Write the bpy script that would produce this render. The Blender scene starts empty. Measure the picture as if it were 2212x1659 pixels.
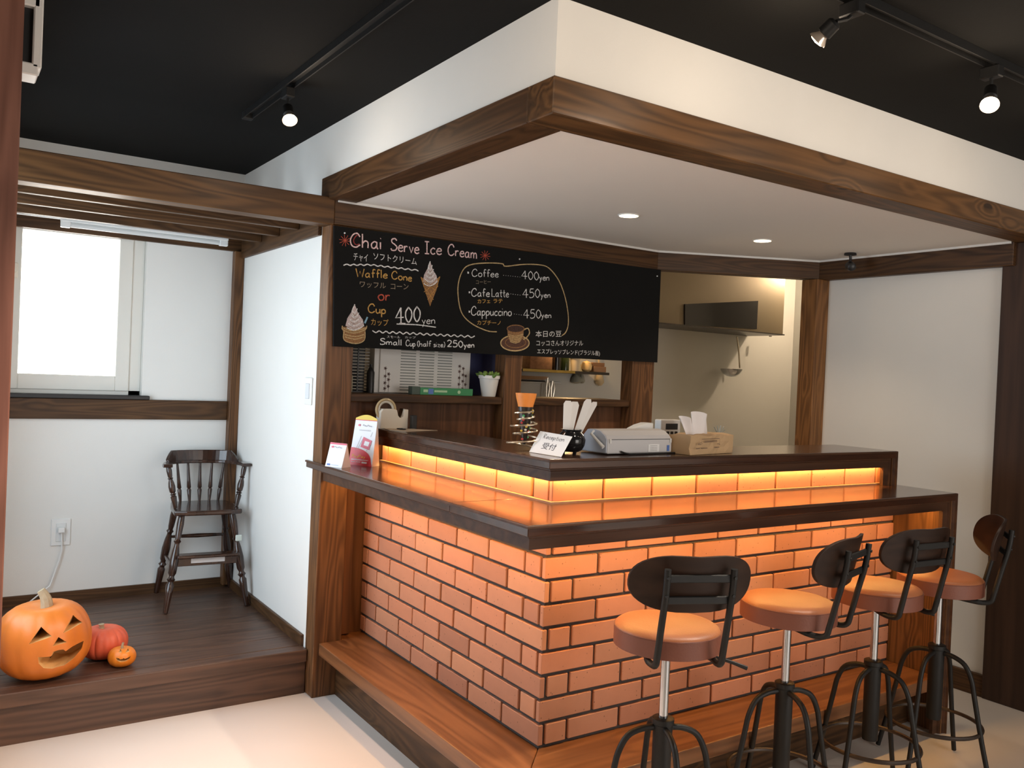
import bpy, bmesh, math, random
from mathutils import Vector, Matrix
random.seed(7)
C = bpy.context.scene.collection
sc = bpy.context.scene
PI = math.pi
# ---------------------------------------------------------------- camera
CAM = Vector((-1.53866, -2.06675, 1.35307)); FPX = 1847.568
YAW, PITCH, ROLL = 0.59139, -0.01064, 0.04337
cy_, sy_, cp_, sp_, cr_, sr_ = math.cos(YAW), math.sin(YAW), math.cos(PITCH), math.sin(PITCH), math.cos(ROLL), math.sin(ROLL)
FWD = Vector((sy_*cp_, cy_*cp_, sp_)); _r = Vector((cy_, -sy_, 0)); _u = _r.cross(FWD)
RT = _r*cr_ + _u*sr_; UP = _u*cr_ - _r*sr_
cd = bpy.data.cameras.new('camera'); cam = bpy.data.objects.new('camera', cd); C.objects.link(cam)
cam.matrix_world = Matrix(((RT.x, UP.x, -FWD.x, CAM.x), (RT.y, UP.y, -FWD.y, CAM.y), (RT.z, UP.z, -FWD.z, CAM.z), (0, 0, 0, 1)))
cd.sensor_width = 36; cd.sensor_fit = 'HORIZONTAL'; cd.lens = FPX/2212*36; cd.clip_start = 0.02
sc.camera = cam

def on(u, v, **k):
    """point of a real plane (x=, y= or z=) seen at photograph pixel u, v"""
    d = FWD + RT*((u-1106)/FPX) + UP*((829.5-v)/FPX)
    a, val = list(k.items())[0]; i = 'xyz'.index(a)
    return CAM + d*((val-CAM[i])/d[i])

# ---------------------------------------------------------------- world, exposure, daylight
sc.view_settings.view_transform = 'Standard'; sc.view_settings.look = 'None'
sc.view_settings.exposure = 0.18; sc.view_settings.gamma = 1; sc.view_settings.use_curve_mapping = False
w = bpy.data.worlds.new('sky'); sc.world = w; w.use_nodes = True
w.node_tree.nodes['Background'].inputs[0].default_value = (1.0, 0.97, 0.94, 1)
w.node_tree.nodes['Background'].inputs[1].default_value = 0.6

def area(name, loc, target, sx, sy, power, col, spread=PI):
    l = bpy.data.lights.new(name, 'AREA'); l.shape = 'RECTANGLE'; l.size = sx; l.size_y = sy
    l.energy = power; l.color = col; l.spread = spread
    o = bpy.data.objects.new(name, l); C.objects.link(o); o.location = loc
    o.rotation_euler = (Vector(target)-Vector(loc)).to_track_quat('-Z', 'Y').to_euler()
    return o
DAY = (0.80, 0.91, 1.0)
area('daylight_front_glazing', (1.05, -4.15, 1.3), (1.05, 0, 1.2), 2.0, 1.9, 50, (1.0, 0.93, 0.86))
area('daylight_left_glazing', (-3.35, -1.6, 1.25), (0, -1.2, 1.2), 2.6, 1.9, 10, (1.0, 0.82, 0.60))
area('daylight_alcove_window', (-1.0, 2.60, 1.58), (-1.0, 0, 1.3), 0.60, 0.84, 9, (1.0, 0.97, 0.90))
area('daylight_alcove_side_glazing', (-1.62, 1.25, 1.25), (0, 1.35, 1.1), 1.1, 1.3, 23, (0.70, 0.86, 1.0))

# ---------------------------------------------------------------- materials
def mat(name, col, rough=0.6, metal=0.0, **k):
    m = bpy.data.materials.new(name); m.use_nodes = True
    b = m.node_tree.nodes['Principled BSDF']
    b.inputs['Base Color'].default_value = (*col, 1); b.inputs['Roughness'].default_value = rough
    b.inputs['Metallic'].default_value = metal
    if 'emit' in k:
        b.inputs['Emission Color'].default_value = (*k['emit'], 1); b.inputs['Emission Strength'].default_value = k['power']
    if 'coat' in k: b.inputs['Coat Weight'].default_value = k['coat']; b.inputs['Coat Roughness'].default_value = k.get('coatr', .1)
    if 'trans' in k: b.inputs['Transmission Weight'].default_value = k['trans']
    if 'spec' in k: b.inputs['Specular IOR Level'].default_value = k['spec']
    if 'var' in k:      # mottled colour, relief
        nt = m.node_tree; N = nt.nodes; L = nt.links
        tc = N.new('ShaderNodeTexCoord'); nz = N.new('ShaderNodeTexNoise'); nz.inputs['Scale'].default_value = k.get('vs', 8); nz.inputs['Detail'].default_value = 4
        L.new(tc.outputs['Object'], nz.inputs['Vector'])
        mx = N.new('ShaderNodeMix'); mx.data_type = 'RGBA'
        mx.inputs[6].default_value = (*[c*(1-k['var']) for c in col], 1); mx.inputs[7].default_value = (*[min(1, c*(1+k['var'])) for c in col], 1)
        L.new(nz.outputs['Fac'], mx.inputs[0]); L.new(mx.outputs[2], b.inputs['Base Color'])
        if k.get('bump'):
            n2 = N.new('ShaderNodeTexNoise'); n2.inputs['Scale'].default_value = k.get('bs', 200); L.new(tc.outputs['Object'], n2.inputs['Vector'])
            bp = N.new('ShaderNodeBump'); bp.inputs['Strength'].default_value = k['bump']; bp.inputs['Distance'].default_value = .002
            L.new(n2.outputs['Fac'], bp.inputs['Height']); L.new(bp.outputs['Normal'], b.inputs['Normal'])
    return m

def wood(name, dark, light, axis, rough=0.45, ring=26, coat=0.0, knots=0.5, fine=0.35):
    m = bpy.data.materials.new(name); m.use_nodes = True; nt = m.node_tree; N = nt.nodes; L = nt.links
    b = N['Principled BSDF']; b.inputs['Roughness'].default_value = rough
    b.inputs['Coat Weight'].default_value = coat; b.inputs['Coat Roughness'].default_value = .12
    b.inputs['Specular IOR Level'].default_value = .5 if coat or rough < .43 else .28
    tc = N.new('ShaderNodeTexCoord'); oi = N.new('ShaderNodeObjectInfo')
    ad = N.new('ShaderNodeVectorMath'); ad.operation = 'ADD'
    sc_ = N.new('ShaderNodeVectorMath'); sc_.operation = 'SCALE'; sc_.inputs[3].default_value = 7.0
    cb = N.new('ShaderNodeCombineXYZ')
    for i in range(3): L.new(oi.outputs['Random'], cb.inputs[i])
    L.new(cb.outputs[0], sc_.inputs[0]); L.new(tc.outputs['Object'], ad.inputs[0]); L.new(sc_.outputs[0], ad.inputs[1])
    mp = N.new('ShaderNodeMapping'); s = [6.5, 6.5, 6.5]; s['xyz'.index(axis)] = 0.5; mp.inputs['Scale'].default_value = s
    L.new(ad.outputs[0], mp.inputs[0])
    n1 = N.new('ShaderNodeTexNoise'); n1.inputs['Scale'].default_value = 1.7; n1.inputs['Detail'].default_value = 1.5; n1.inputs['Roughness'].default_value = .4
    L.new(mp.outputs[0], n1.inputs['Vector'])
    # knots: voronoi cells pull the rings around them
    vm = N.new('ShaderNodeMapping'); sv = [5.0]*3; sv['xyz'.index(axis)] = 2.6; vm.inputs['Scale'].default_value = sv
    L.new(ad.outputs[0], vm.inputs[0])
    vo = N.new('ShaderNodeTexVoronoi'); vo.inputs['Scale'].default_value = 1.0; L.new(vm.outputs[0], vo.inputs['Vector'])
    kr = N.new('ShaderNodeMapRange'); kr.inputs[1].default_value = 0.0; kr.inputs[2].default_value = .28; kr.inputs[3].default_value = knots*.30; kr.inputs[4].default_value = 0
    L.new(vo.outputs['Distance'], kr.inputs[0])
    a1 = N.new('ShaderNodeMath'); a1.operation = 'ADD'; L.new(n1.outputs['Fac'], a1.inputs[0]); L.new(kr.outputs[0], a1.inputs[1])
    mu = N.new('ShaderNodeMath'); mu.operation = 'MULTIPLY'; mu.inputs[1].default_value = ring*3.6; L.new(a1.outputs[0], mu.inputs[0])
    si = N.new('ShaderNodeMath'); si.operation = 'SINE'; L.new(mu.outputs[0], si.inputs[0])
    mr = N.new('ShaderNodeMapRange'); mr.inputs[1].default_value = -1; mr.inputs[2].default_value = 1; L.new(si.outputs[0], mr.inputs[0])
    m2 = N.new('ShaderNodeMapping'); s2 = [60]*3; s2['xyz'.index(axis)] = 2.5; m2.inputs['Scale'].default_value = s2
    L.new(ad.outputs[0], m2.inputs[0])
    n2 = N.new('ShaderNodeTexNoise'); n2.inputs['Scale'].default_value = 1.5; n2.inputs['Detail'].default_value = 5; L.new(m2.outputs[0], n2.inputs['Vector'])
    n3 = N.new('ShaderNodeTexNoise'); n3.inputs['Scale'].default_value = 0.6; n3.inputs['Detail'].default_value = 2; L.new(mp.outputs[0], n3.inputs['Vector'])
    x1 = N.new('ShaderNodeMix'); x1.data_type = 'FLOAT'; x1.inputs[0].default_value = .60; L.new(mr.outputs[0], x1.inputs[2]); L.new(n3.outputs['Fac'], x1.inputs[3])
    x2 = N.new('ShaderNodeMix'); x2.data_type = 'FLOAT'; x2.inputs[0].default_value = fine; L.new(x1.outputs[0], x2.inputs[2]); L.new(n2.outputs['Fac'], x2.inputs[3])
    sb = N.new('ShaderNodeMath'); sb.operation = 'SUBTRACT'; L.new(x2.outputs[0], sb.inputs[0])
    ks = N.new('ShaderNodeMapRange'); ks.inputs[1].default_value = 0.0; ks.inputs[2].default_value = .10; ks.inputs[3].default_value = knots*.8; ks.inputs[4].default_value = 0
    L.new(vo.outputs['Distance'], ks.inputs[0]); L.new(ks.outputs[0], sb.inputs[1])
    cr = N.new('ShaderNodeValToRGB'); cr.color_ramp.elements[0].position = .22; cr.color_ramp.elements[1].position = .78
    cr.color_ramp.elements[0].color = (*dark, 1); cr.color_ramp.elements[1].color = (*light, 1)
    L.new(sb.outputs[0], cr.inputs[0]); L.new(cr.outputs[0], b.inputs['Base Color'])
    bp = N.new('ShaderNodeBump'); bp.inputs['Strength'].default_value = .15; bp.inputs['Distance'].default_value = .001
    L.new(x2.outputs[0], bp.inputs['Height']); L.new(bp.outputs['Normal'], b.inputs['Normal'])
    return m
DK, LT = (.028, .013, .0055), (.115, .054, .021)
WX = wood('stained_pine_along_x', DK, LT, 'x'); WY = wood('stained_pine_along_y', DK, LT, 'y'); WZ = wood('stained_pine_upright', (.052, .023, .010), (.215, .098, .038), 'z')
WBX = wood('beam_pine_along_x', (.030, .014, .0055), (.165, .078, .027), 'x', knots=.9, ring=16)
WPL = wood('platform_board', (.040, .020, .012), (.125, .064, .038), 'x', rough=.42, knots=.25, ring=14)
WTOP = wood('glossy_counter_wood', (.030, .011, .006), (.085, .033, .016), 'x', rough=.24, coat=.5, knots=.1, ring=8)
WTOPY = wood('glossy_counter_wood_left', (.030, .011, .006), (.085, .033, .016), 'y', rough=.24, coat=.5, knots=.1, ring=8)
WMO = wood('counter_moulding_wood', (.038, .016, .008), (.095, .042, .020), 'x', rough=.5, coat=.0, knots=.1, ring=8)
WSTX = wood('footrest_wood_x', (.11, .042, .016), (.27, .115, .045), 'x', rough=.35, knots=.5, ring=12)
WSTY = wood('footrest_wood_y', (.11, .042, .016), (.27, .115, .045), 'y', rough=.35, knots=.5, ring=12)
WCH = wood('dark_turned_wood', (.020, .008, .005), (.055, .022, .012), 'z', rough=.22, coat=.4, knots=.1, ring=8)
WBK = wood('stool_back_plywood', (.016, .007, .004), (.040, .018, .010), 'y', rough=.45, coat=.0, knots=.0, ring=10)
WPN = wood('dark_panel', (.062, .027, .013), (.19, .085, .040), 'z', knots=.15, ring=14)
WJB = wood('reddish_jamb_wood', (.13, .055, .038), (.26, .12, .085), 'z', knots=.25, ring=12)
WALL = mat('white_wallpaper', (.80, .785, .745), .9, var=.015, bump=.12, bs=350)
WALLB = mat('beige_rear_wall', (.42, .36, .30), .9, var=.02)
SOFC = mat('soffit_ceiling_paint', (.80, .75, .69), .9, var=.01, bump=.08, bs=300)
BLACK = mat('black_ceiling_paper', (.0040, .0038, .0032), .95, spec=.2, var=.1, bump=.15, bs=250)
FLOOR = mat('cream_resin_floor', (.72, .66, .60), .35, var=.04, vs=1.5, bump=.03, bs=120)
KWALL = mat('kitchen_wall_panel', (.56, .56, .53), .28, var=.02, vs=2)
HOOD = mat('bronze_hood_steel', (.16, .125, .075), .35, .5)
STEEL = mat('brushed_steel', (.55, .50, .42), .22, 1.0)
CHROME = mat('chrome', (.55, .57, .60), .14, 1.0)
IRON = mat('black_iron', (.010, .0095, .009), .5, .0, spec=.35, var=.3, vs=30)
IRONB = mat('worn_iron_ring', (.045, .032, .025), .45, .4, var=.4, vs=25)
WHITE = mat('white_plastic', (.80, .80, .78), .35); CREAM = mat('cream_plastic', (.78, .72, .62), .4)
PAPER = mat('white_paper', (.88, .88, .88), .7); UPVC = mat('window_frame_plastic', (.74, .72, .66), .4)
BLK = mat('black_plastic', (.012, .012, .013), .4); BLKG = mat('black_glazed_ceramic', (.012, .012, .013), .12)
MORTAR = mat('grey_mortar', (.060, .050, .046), .95, var=.25, vs=40, bump=.5, bs=300)
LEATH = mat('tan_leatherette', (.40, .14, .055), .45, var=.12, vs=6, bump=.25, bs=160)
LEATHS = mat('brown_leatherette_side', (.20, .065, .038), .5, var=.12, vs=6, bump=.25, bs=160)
GLASS = mat('window_glass', (1, 1, 1), .02, trans=1.0)
def brickmat():
    m = mat('fired_brick_slip', (.5, .2, .1), .62); nt = m.node_tree; N = nt.nodes; L = nt.links; b = N['Principled BSDF']
    oi = N.new('ShaderNodeObjectInfo'); cr = N.new('ShaderNodeValToRGB'); e = cr.color_ramp
    e.elements[0].color = (.52, .225, .135, 1); e.elements[1].color = (.76, .355, .20, 1)
    for p, c in ((.3, (.68, .31, .185, 1)), (.6, (.74, .305, .17, 1)), (.8, (.58, .27, .165, 1))):
        x = e.elements.new(p); x.color = c
    L.new(oi.outputs['Random'], cr.inputs[0])
    tc = N.new('ShaderNodeTexCoord'); nz = N.new('ShaderNodeTexNoise'); nz.inputs['Scale'].default_value = 18; nz.inputs['Detail'].default_value = 5; L.new(tc.outputs['Object'], nz.inputs['Vector'])
    mr = N.new('ShaderNodeMapRange'); mr.inputs[3].default_value = .82; mr.inputs[4].default_value = 0.65; L.new(nz.outputs['Fac'], mr.inputs[0])
    mx = N.new('ShaderNodeVectorMath'); mx.operation = 'SCALE'; L.new(cr.outputs[0], mx.inputs[0]); L.new(mr.outputs[0], mx.inputs[3])
    # small dark burn pits
    ad = N.new('ShaderNodeVectorMath'); ad.operation = 'ADD'; L.new(tc.outputs['Object'], ad.inputs[0]); L.new(oi.outputs['Random'], ad.inputs[1])
    vo = N.new('ShaderNodeTexVoronoi'); vo.inputs['Scale'].default_value = 45; L.new(ad.outputs[0], vo.inputs['Vector'])
    gt = N.new('ShaderNodeMapRange'); gt.inputs[1].default_value = .06; gt.inputs[2].default_value = .13; gt.inputs[3].default_value = .45; gt.inputs[4].default_value = 1; L.new(vo.outputs['Distance'], gt.inputs[0])
    m2 = N.new('ShaderNodeVectorMath'); m2.operation = 'SCALE'; L.new(mx.outputs[0], m2.inputs[0]); L.new(gt.outputs[0], m2.inputs[3]); L.new(m2.outputs[0], b.inputs['Base Color'])
    bp = N.new('ShaderNodeBump'); bp.inputs['Strength'].default_value = .3; bp.inputs['Distance'].default_value = .002; L.new(nz.outputs['Fac'], bp.inputs['Height']); L.new(bp.outputs['Normal'], b.inputs['Normal'])
    return m
BRICK = brickmat()

# ---------------------------------------------------------------- mesh helpers
def tag(o, label=None, cat=None, group=None, kind=None):
    if label: o['label'] = label
    if cat: o['category'] = cat
    if group: o['group'] = group
    if kind: o['kind'] = kind
    return o
def thing(name, label, cat, loc=(0, 0, 0), rz=0, group=None):
    o = bpy.data.objects.new(name, None); C.objects.link(o); o.empty_display_size = .05
    o.location = loc; o.rotation_euler = (0, 0, rz); return tag(o, label, cat, group)
def wloc(o):
    v = Vector((0, 0, 0))
    while o: v += o.location; o = o.parent
    return v
class MB:
    """mesh builder; world=True when the vertices are in world coordinates"""
    def __init__(s): s.bm = bmesh.new()
    def box(s, x0, x1, y0, y1, z0, z1, bev=0, mi=0):
        M = Matrix.Translation(((x0+x1)/2, (y0+y1)/2, (z0+z1)/2)) @ Matrix.Diagonal((abs(x1-x0), abs(y1-y0), abs(z1-z0), 1))
        r = bmesh.ops.create_cube(s.bm, size=1, matrix=M)
        if bev:
            es = list({e for v in r['verts'] for e in v.link_edges})
            bmesh.ops.bevel(s.bm, geom=es, offset=bev, segments=1 if bev < .004 else 2, affect='EDGES', profile=.5)
        return s
    def tube(s, pts, r, seg=10, closed=False, cap=True, flat=None):
        pts = [Vector(p) for p in pts]; n = len(pts); rings = []
        rr = r if isinstance(r, (list, tuple)) else [r]*n
        nrm = None
        for i, p in enumerate(pts):
            if closed: t = pts[(i+1) % n]-pts[i-1]
            else: t = pts[min(i+1, n-1)]-pts[max(i-1, 0)]
            t.normalize()
            if nrm is None: nrm = t.orthogonal().normalized()
            nrm = (nrm - t*nrm.dot(t)).normalized(); b = t.cross(nrm)
            rings.append([s.bm.verts.new(p+(nrm*math.cos(2*PI*k/seg)+b*math.sin(2*PI*k/seg))*rr[i]) for k in range(seg)])
        m = n if closed else n-1
        off = 0
        if closed:      # best twist match
            off = min(range(seg), key=lambda q: (rings[0][q].co-rings[-1][0].co).length)
        for i in range(m):
            A = rings[i]; B = rings[(i+1) % n]; o = off if closed and i == n-1 else 0
            for k in range(seg): s.bm.faces.new((A[k], A[(k+1) % seg], B[(k+1+o) % seg], B[(k+o) % seg]))
        if cap and not closed: s.bm.faces.new(rings[0][::-1]); s.bm.faces.new(rings[-1])
        return s
    def lathe(s, prof, p0=(0, 0, 0), p1=(0, 0, 1), seg=24, ribs=0, ramp=0, mi=0, hoop=False):
        """prof = [(t, r)], t measured along p0->p1 as a fraction"""
        p0, p1 = Vector(p0), Vector(p1); ax = p1-p0; d = ax.normalized(); u = d.orthogonal().normalized()
        if abs(d.z) > .99: u = Vector((1, 0, 0))
        v = d.cross(u); rings = []
        for t, r in prof:
            c = p0+ax*t
            if r < 1e-6: rings.append([s.bm.verts.new(c)])
            else:
                ring = []
                for k in range(seg):
                    a = 2*PI*k/seg; q = r*(1-ramp*(1-abs(math.sin(a*ribs/2))**.6)) if ribs else r
                    ring.append(s.bm.verts.new(c+(u*math.cos(a)+v*math.sin(a))*q))
                rings.append(ring)
        for A, B in zip(rings, rings[1:]):
            for k in range(seg):
                if len(A) == 1 and len(B) == 1: continue
                if len(A) == 1: f = (A[0], B[(k+1) % seg], B[k])
                elif len(B) == 1: f = (A[k], A[(k+1) % seg], B[0])
                else: f = (A[k], A[(k+1) % seg], B[(k+1) % seg], B[k])
                s.bm.faces.new(f).material_index = mi
        if hoop:
            A, B = rings[-1], rings[0]
            for k in range(seg): s.bm.faces.new((A[k], A[(k+1) % seg], B[(k+1) % seg], B[k])).material_index = mi
            return s
        if len(rings[0]) > 1: s.bm.faces.new(rings[0][::-1]).material_index = mi
        if len(rings[-1]) > 1: s.bm.faces.new(rings[-1]).material_index = mi
        return s
    def prism(s, poly, vec, mi=0):
        """polygon of 3-D points swept by vec"""
        vec = Vector(vec); A = [s.bm.verts.new(Vector(p)) for p in poly]; B = [s.bm.verts.new(Vector(p)+vec) for p in poly]
        fs = [s.bm.faces.new(A[::-1]), s.bm.faces.new(B)]; n = len(A)
        for i in range(n): fs.append(s.bm.faces.new((A[i], A[(i+1) % n], B[(i+1) % n], B[i])))
        for f in fs: f.material_index = mi
        return s
    def quad(s, *p, mi=0):
        s.bm.faces.new([s.bm.verts.new(Vector(q)) for q in p]).material_index = mi; return s
    def obj(s, name, m, parent=None, world=False, smooth=False, bevel=0, at=None):
        bmesh.ops.recalc_face_normals(s.bm, faces=s.bm.faces)
        off = wloc(parent) if (world and parent) else Vector((0, 0, 0))
        loc = Vector((0, 0, 0))
        if at is not None: loc = Vector(at)-off if world else Vector(at); off = Vector(at) if world else off
        if world: bmesh.ops.translate(s.bm, verts=s.bm.verts, vec=-off)
        me = bpy.data.meshes.new(name); s.bm.to_mesh(me); s.bm.free()
        for x in (m if isinstance(m, (list, tuple)) else [m]): me.materials.append(x)
        if smooth:
            for p in me.polygons: p.use_smooth = True
            me.set_sharp_from_angle(angle=math.radians(38))
        o = bpy.data.objects.new(name, me); C.objects.link(o); o.location = loc
        if parent: o.parent = parent
        if bevel:
            b = o.modifiers.new('bevel', 'BEVEL'); b.width = bevel; b.segments = 2; b.limit_method = 'ANGLE'
        return o
def struct(name, mb, m, **k): return tag(mb.obj(name, m, **k), kind='structure')
def copy_tree(o, parent=None):
    c = o.copy(); C.objects.link(c); c.parent = parent
    for ch in list(o.children): copy_tree(ch, c)
    return c
def box(*a, **k): return MB().box(*a, **k)

# ================================================================ room shell
Z0, ZC, ZS = 0.0, 2.337, 2.034          # floor, black ceiling, lowered ceiling
YB, YF, Y2 = 1.33, 1.24, 2.455          # back wall line, proud post face, alcove/kitchen back wall
XS = -0.236                              # alcove side wall / soffit side
struct('floor', box(-3.4, 4.4, -4.4, 2.7, -.12, 0), FLOOR)
struct('ceiling', box(-3.4, 4.4, -4.4, 2.7, ZC, ZC+.1), BLACK)
# alcove / kitchen back wall with the window opening
b = MB()
WX0, WX1, WZ0, WZ1 = -1.30, -.70, 1.165, 1.985
b.box(-1.50, WX0, Y2, Y2+.12, 0, ZC); b.box(WX1, 4.4, Y2, Y2+.12, 0, ZC)
b.box(WX0, WX1, Y2, Y2+.12, 0, WZ0); b.box(WX0, WX1, Y2, Y2+.12, WZ1, ZC)
struct('wall_back', b, WALL)
struct('wall_alcove_side', box(XS, -.12, YB, Y2, 0, ZC), WALL)
b = MB()                                 # left wall of the alcove, with a glazed opening
b.box(-1.50, -1.42, .34, .62, 0, ZC); b.box(-1.50, -1.42, 1.9, Y2, 0, ZC); b.box(-1.50, -1.42, .62, 1.9, 0, .5); b.box(-1.50, -1.42, .62, 1.9, 2.0, ZC)
struct('wall_left', b, WALL)
struct('wall_partition', box(-3.4, -1.56, .28, .36, 0, ZC), WALLB)
b = MB()
b.box(-3.3, -3.2, -4.3, -3.0, 0, ZC); b.box(-3.3, -3.2, -.2, .28, 0, ZC); b.box(-3.3, -3.2, -3.0, -.2, 0, .25); b.box(-3.3, -3.2, -3.0, -.2, 2.15, ZC)
struct('wall_far_left', b, WALLB)
b = MB()
b.box(-3.3, .05, -4.3, -4.2, 0, ZC); b.box(2.05, 2.5, -4.3, -4.2, 0, ZC); b.box(.05, 2.05, -4.3, -4.2, 0, .3); b.box(.05, 2.05, -4.3, -4.2, 2.25, ZC)
struct('wall_front', b, WALLB)
struct('wall_right', box(2.4, 2.5, -4.3, .93, 0, ZC), WALL)
struct('wall_kitchen_right', box(4.22, 4.4, .8, Y2, 0, ZC), KWALL)
struct('wall_kitchen_front', box(2.5, 4.4, .72, .8, 0, ZC), KWALL)
struct('wall_kitchen_back', box(1.0, 4.22, Y2-.012, Y2-.001, 0, ZC), KWALL)
struct('ceiling_kitchen', box(-.12, 4.3, YB+.02, Y2-.013, ZC-.03, ZC-.001), WALL)
# soffit (dropped box over the bar)
b = MB()
b.box(XS, XS+.06, -.265, YB, 2.10, ZC); struct('wall_soffit_left', b, WALL)
struct('wall_soffit_front', box(XS+.06, 2.4, -.265, -.205, 2.10, ZC), WALL)
b = MB()
A = [(XS+.05, -.2, ZS), (2.4, -.2, ZS), (2.4, .83, ZS), (1.56, 1.27, ZS), (XS+.05, 1.27, ZS)]
b.prism(A, (0, 0, .03)); struct('ceiling_lowered', b, SOFC)
struct('wall_over_opening', box(XS+.06, 2.4, 1.29, YB, ZS+.0, ZC), WALL)
# beams
def beam(name, x0, x1, y0, y1, z0, z1, m, bev=.003): return struct(name, box(x0, x1, y0, y1, z0, z1, bev=bev), m)
beam('trim_1', XS-.012, XS+.105, -.1595, YB-.005, ZS-.004, 2.128, WY)                 # soffit beam, left
beam('trim_2', XS-.012, 2.4, -.278, -.160, ZS-.004, 2.128, WBX)                       # soffit beam, front
beam('trim_3', -.222, 1.565, YF-.004, YB, 1.932, ZS+.0005, WX)                       # beam over the chalkboard
b = MB()
A = Vector((1.560, 1.236, 0)); B = Vector((2.372, .826, 0)); DA, DB = A, B; Ld = (B-A).length
o = struct('trim_4', box(0, Ld, 0, .07, 1.934, 2.033, bev=.002), WX); o.location = A; o.rotation_euler = (0, 0, math.atan2(B.y-A.y, B.x-A.x))
beam('trim_5', 2.355, 2.401, -.16, .85, 1.928, ZS-.001, WY)                          # beam, right wall
beam('trim_6', -1.345, -.222, YF-.004, YF+.085, 1.930, 2.040, WBX)                   # front beam over the alcove
beam('trim_7', XS, -.115, YF, YB, 0, 1.931, WZ)                                      # main post
beam('trim_8', .640, .735, YF, YB, .9, 1.932, WZ)
beam('trim_9', 1.425, 1.575, YF, YB, .9, 1.932, WZ)
beam('trim_10', 2.30, 2.401, .80, .90, 0, 1.93, wood('corner_post_pine', (.09, .038, .012), (.30, .135, .045), 'z'))                                  # corner post at the right wall
beam('trim_11', 2.378, 2.401, -1.6, -.104, 0, 2.03, wood('dark_wide_board', (.030, .016, .010), (.070, .036, .022), 'z', rough=.55, knots=.0, ring=8))                              # wide board, right wall
beam('trim_12', -1.345, XS, Y2-.028, Y2, 1.930, 2.01, WX)                            # head rail over window
beam('trim_13', -1.42, -.285, Y2-.02, Y2, 1.055, 1.152, WX)                          # rail under window
beam('trim_14', -.285, XS, Y2-.05, Y2, .2, 1.93, WZ)                                 # alcove corner post
beam('trim_15', XS-.02, XS, YB, Y2-.05, 1.895, 2.055, WY)                              # ledger along side wall
b = MB(); b.box(-1.56, -1.395, .27, .37, 0, ZC, bev=.003)
b.box(-1.47, -1.455, .262, .28, 0, ZC); b.box(-1.56, -1.50, .255, .28, 0, ZC, bev=.002)
struct('trim_16', b, WJB)                                                            # reddish jamb, left edge
struct('baseboard_back', box(-1.42, XS-.02, Y2-.014, Y2, .18, .235, bev=.002), WX)
struct('baseboard_side', box(XS-.014, XS, YB+.02, Y2-.05, .18, .232, bev=.002), WY)
struct('baseboard_right', box(2.385, 2.4, -.104, .8, 0, .10, bev=.002), WY)
# wainscot behind the bar: dark panels and sill
struct('wall_bar_back', box(-.115, 1.5, 1.319, YB, 0, 1.22), WPN)
beam('trim_17', -.115, .640, YF+.012, YB+.17, 1.213, 1.248, WX, .003)
beam('trim_18', .735, 1.425, YF+.012, YB+.17, 1.213, 1.248, WX, .003)
# window
wd = tag(bpy.data.objects.new('window_1', None), kind='structure'); C.objects.link(wd); wd.location = (-1.0, Y2, 1.55)
f = MB(); F0 = Y2+.035; F1 = Y2+.085
for (x0, x1, z0, z1) in ((WX0, WX0+.02, WZ0, WZ1), (-.757, WX1, WZ0, WZ1), (WX0, WX1, WZ0, WZ0+.03), (WX0, WX1, WZ1-.02, WZ1)): f.box(x0, x1, F0+.01, F1+.02, z0, z1, bev=.003)
f.obj('window_frame', UPVC, wd, world=True)
f = MB()
for (x0, x1, z0, z1) in ((-1.285, -1.232, 1.19, 1.97), (-.817, -.755, 1.19, 1.97), (-1.232, -.817, 1.19, 1.262), (-1.232, -.817, 1.93, 1.97)): f.box(x0, x1, F0, F1, z0, z1, bev=.003)
f.obj('sash', UPVC, wd, world=True)
box(-1.232, -.817, F0+.02, F0+.028, 1.262, 1.93).obj('pane', GLASS, wd, world=True)
lt = MB(); lt.box(-1.272, -1.246, F0-.012, F0, 1.70, 1.77, bev=.004); lt.lathe([(0, .012), (1, .010)], (-1.259, F0, 1.735), (-1.259, F0-.03, 1.735), 12); lt.obj('latch', CREAM, wd, world=True)
box(-1.40, -.668, Y2-.034, Y2+.04, 1.152, 1.172, bev=.003).obj('window_sill', BLK, wd, world=True)

# slatted canopy over the alcove
t = thing('slat_canopy', 'row of dark brown horizontal slats hung under the ceiling in front of the alcove window', 'canopy', (-.8, 1.8, 1.94))
for i, y in enumerate((1.545, 1.805, 2.065)):
    box(-1.36, XS-.021, y, y+.03, 1.943, 2.05, bev=.002).obj('slat', WX, t, world=True, at=(-.8, y, 1.99))
# fluorescent tube batten
t = thing('tube_lamp', 'switched-off white strip light fixed under the slats above the window', 'lamp', (-.74, 2.28, 1.95))
box(-1.10, -.36, 2.262, 2.302, 1.955, 1.985, bev=.004).obj('housing', WHITE, t, world=True)
MB().tube([(-1.075, 2.282, 1.945), (-.385, 2.282, 1.945)], .012, 12).obj('tube', mat('frosted_tube', (.62, .63, .62), .3), t, world=True, smooth=True)
for x in (-1.10, -.40): box(x, x+.04, 2.268, 2.296, 1.930, 1.956, bev=.003).obj('end_cap', WHITE, t, world=True)
MB().tube([(-1.36, 2.272, 1.968), (-1.1, 2.272, 1.968)], .006, 8).obj('cable', WHITE, t, world=True)

# air conditioner hanging beside the jamb
t = thing('air_conditioner', 'white air conditioner edge with dark vent high beside the left jamb', 'air conditioner', (-1.40, .45, 2.05))
b = MB(); b.box(-1.392, -1.352, .40, .48, 2.22, 2.25, bev=.003); b.box(-1.366, -1.345, .40, .48, 2.07, 2.25, bev=.003); b.box(-1.392, -1.352, .40, .48, 2.05, 2.08, bev=.003)
b.obj('casing', WHITE, t, world=True)
box(-1.40, -1.366, .42, .47, 2.075, 2.225).obj('vent', BLK, t, world=True)

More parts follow.
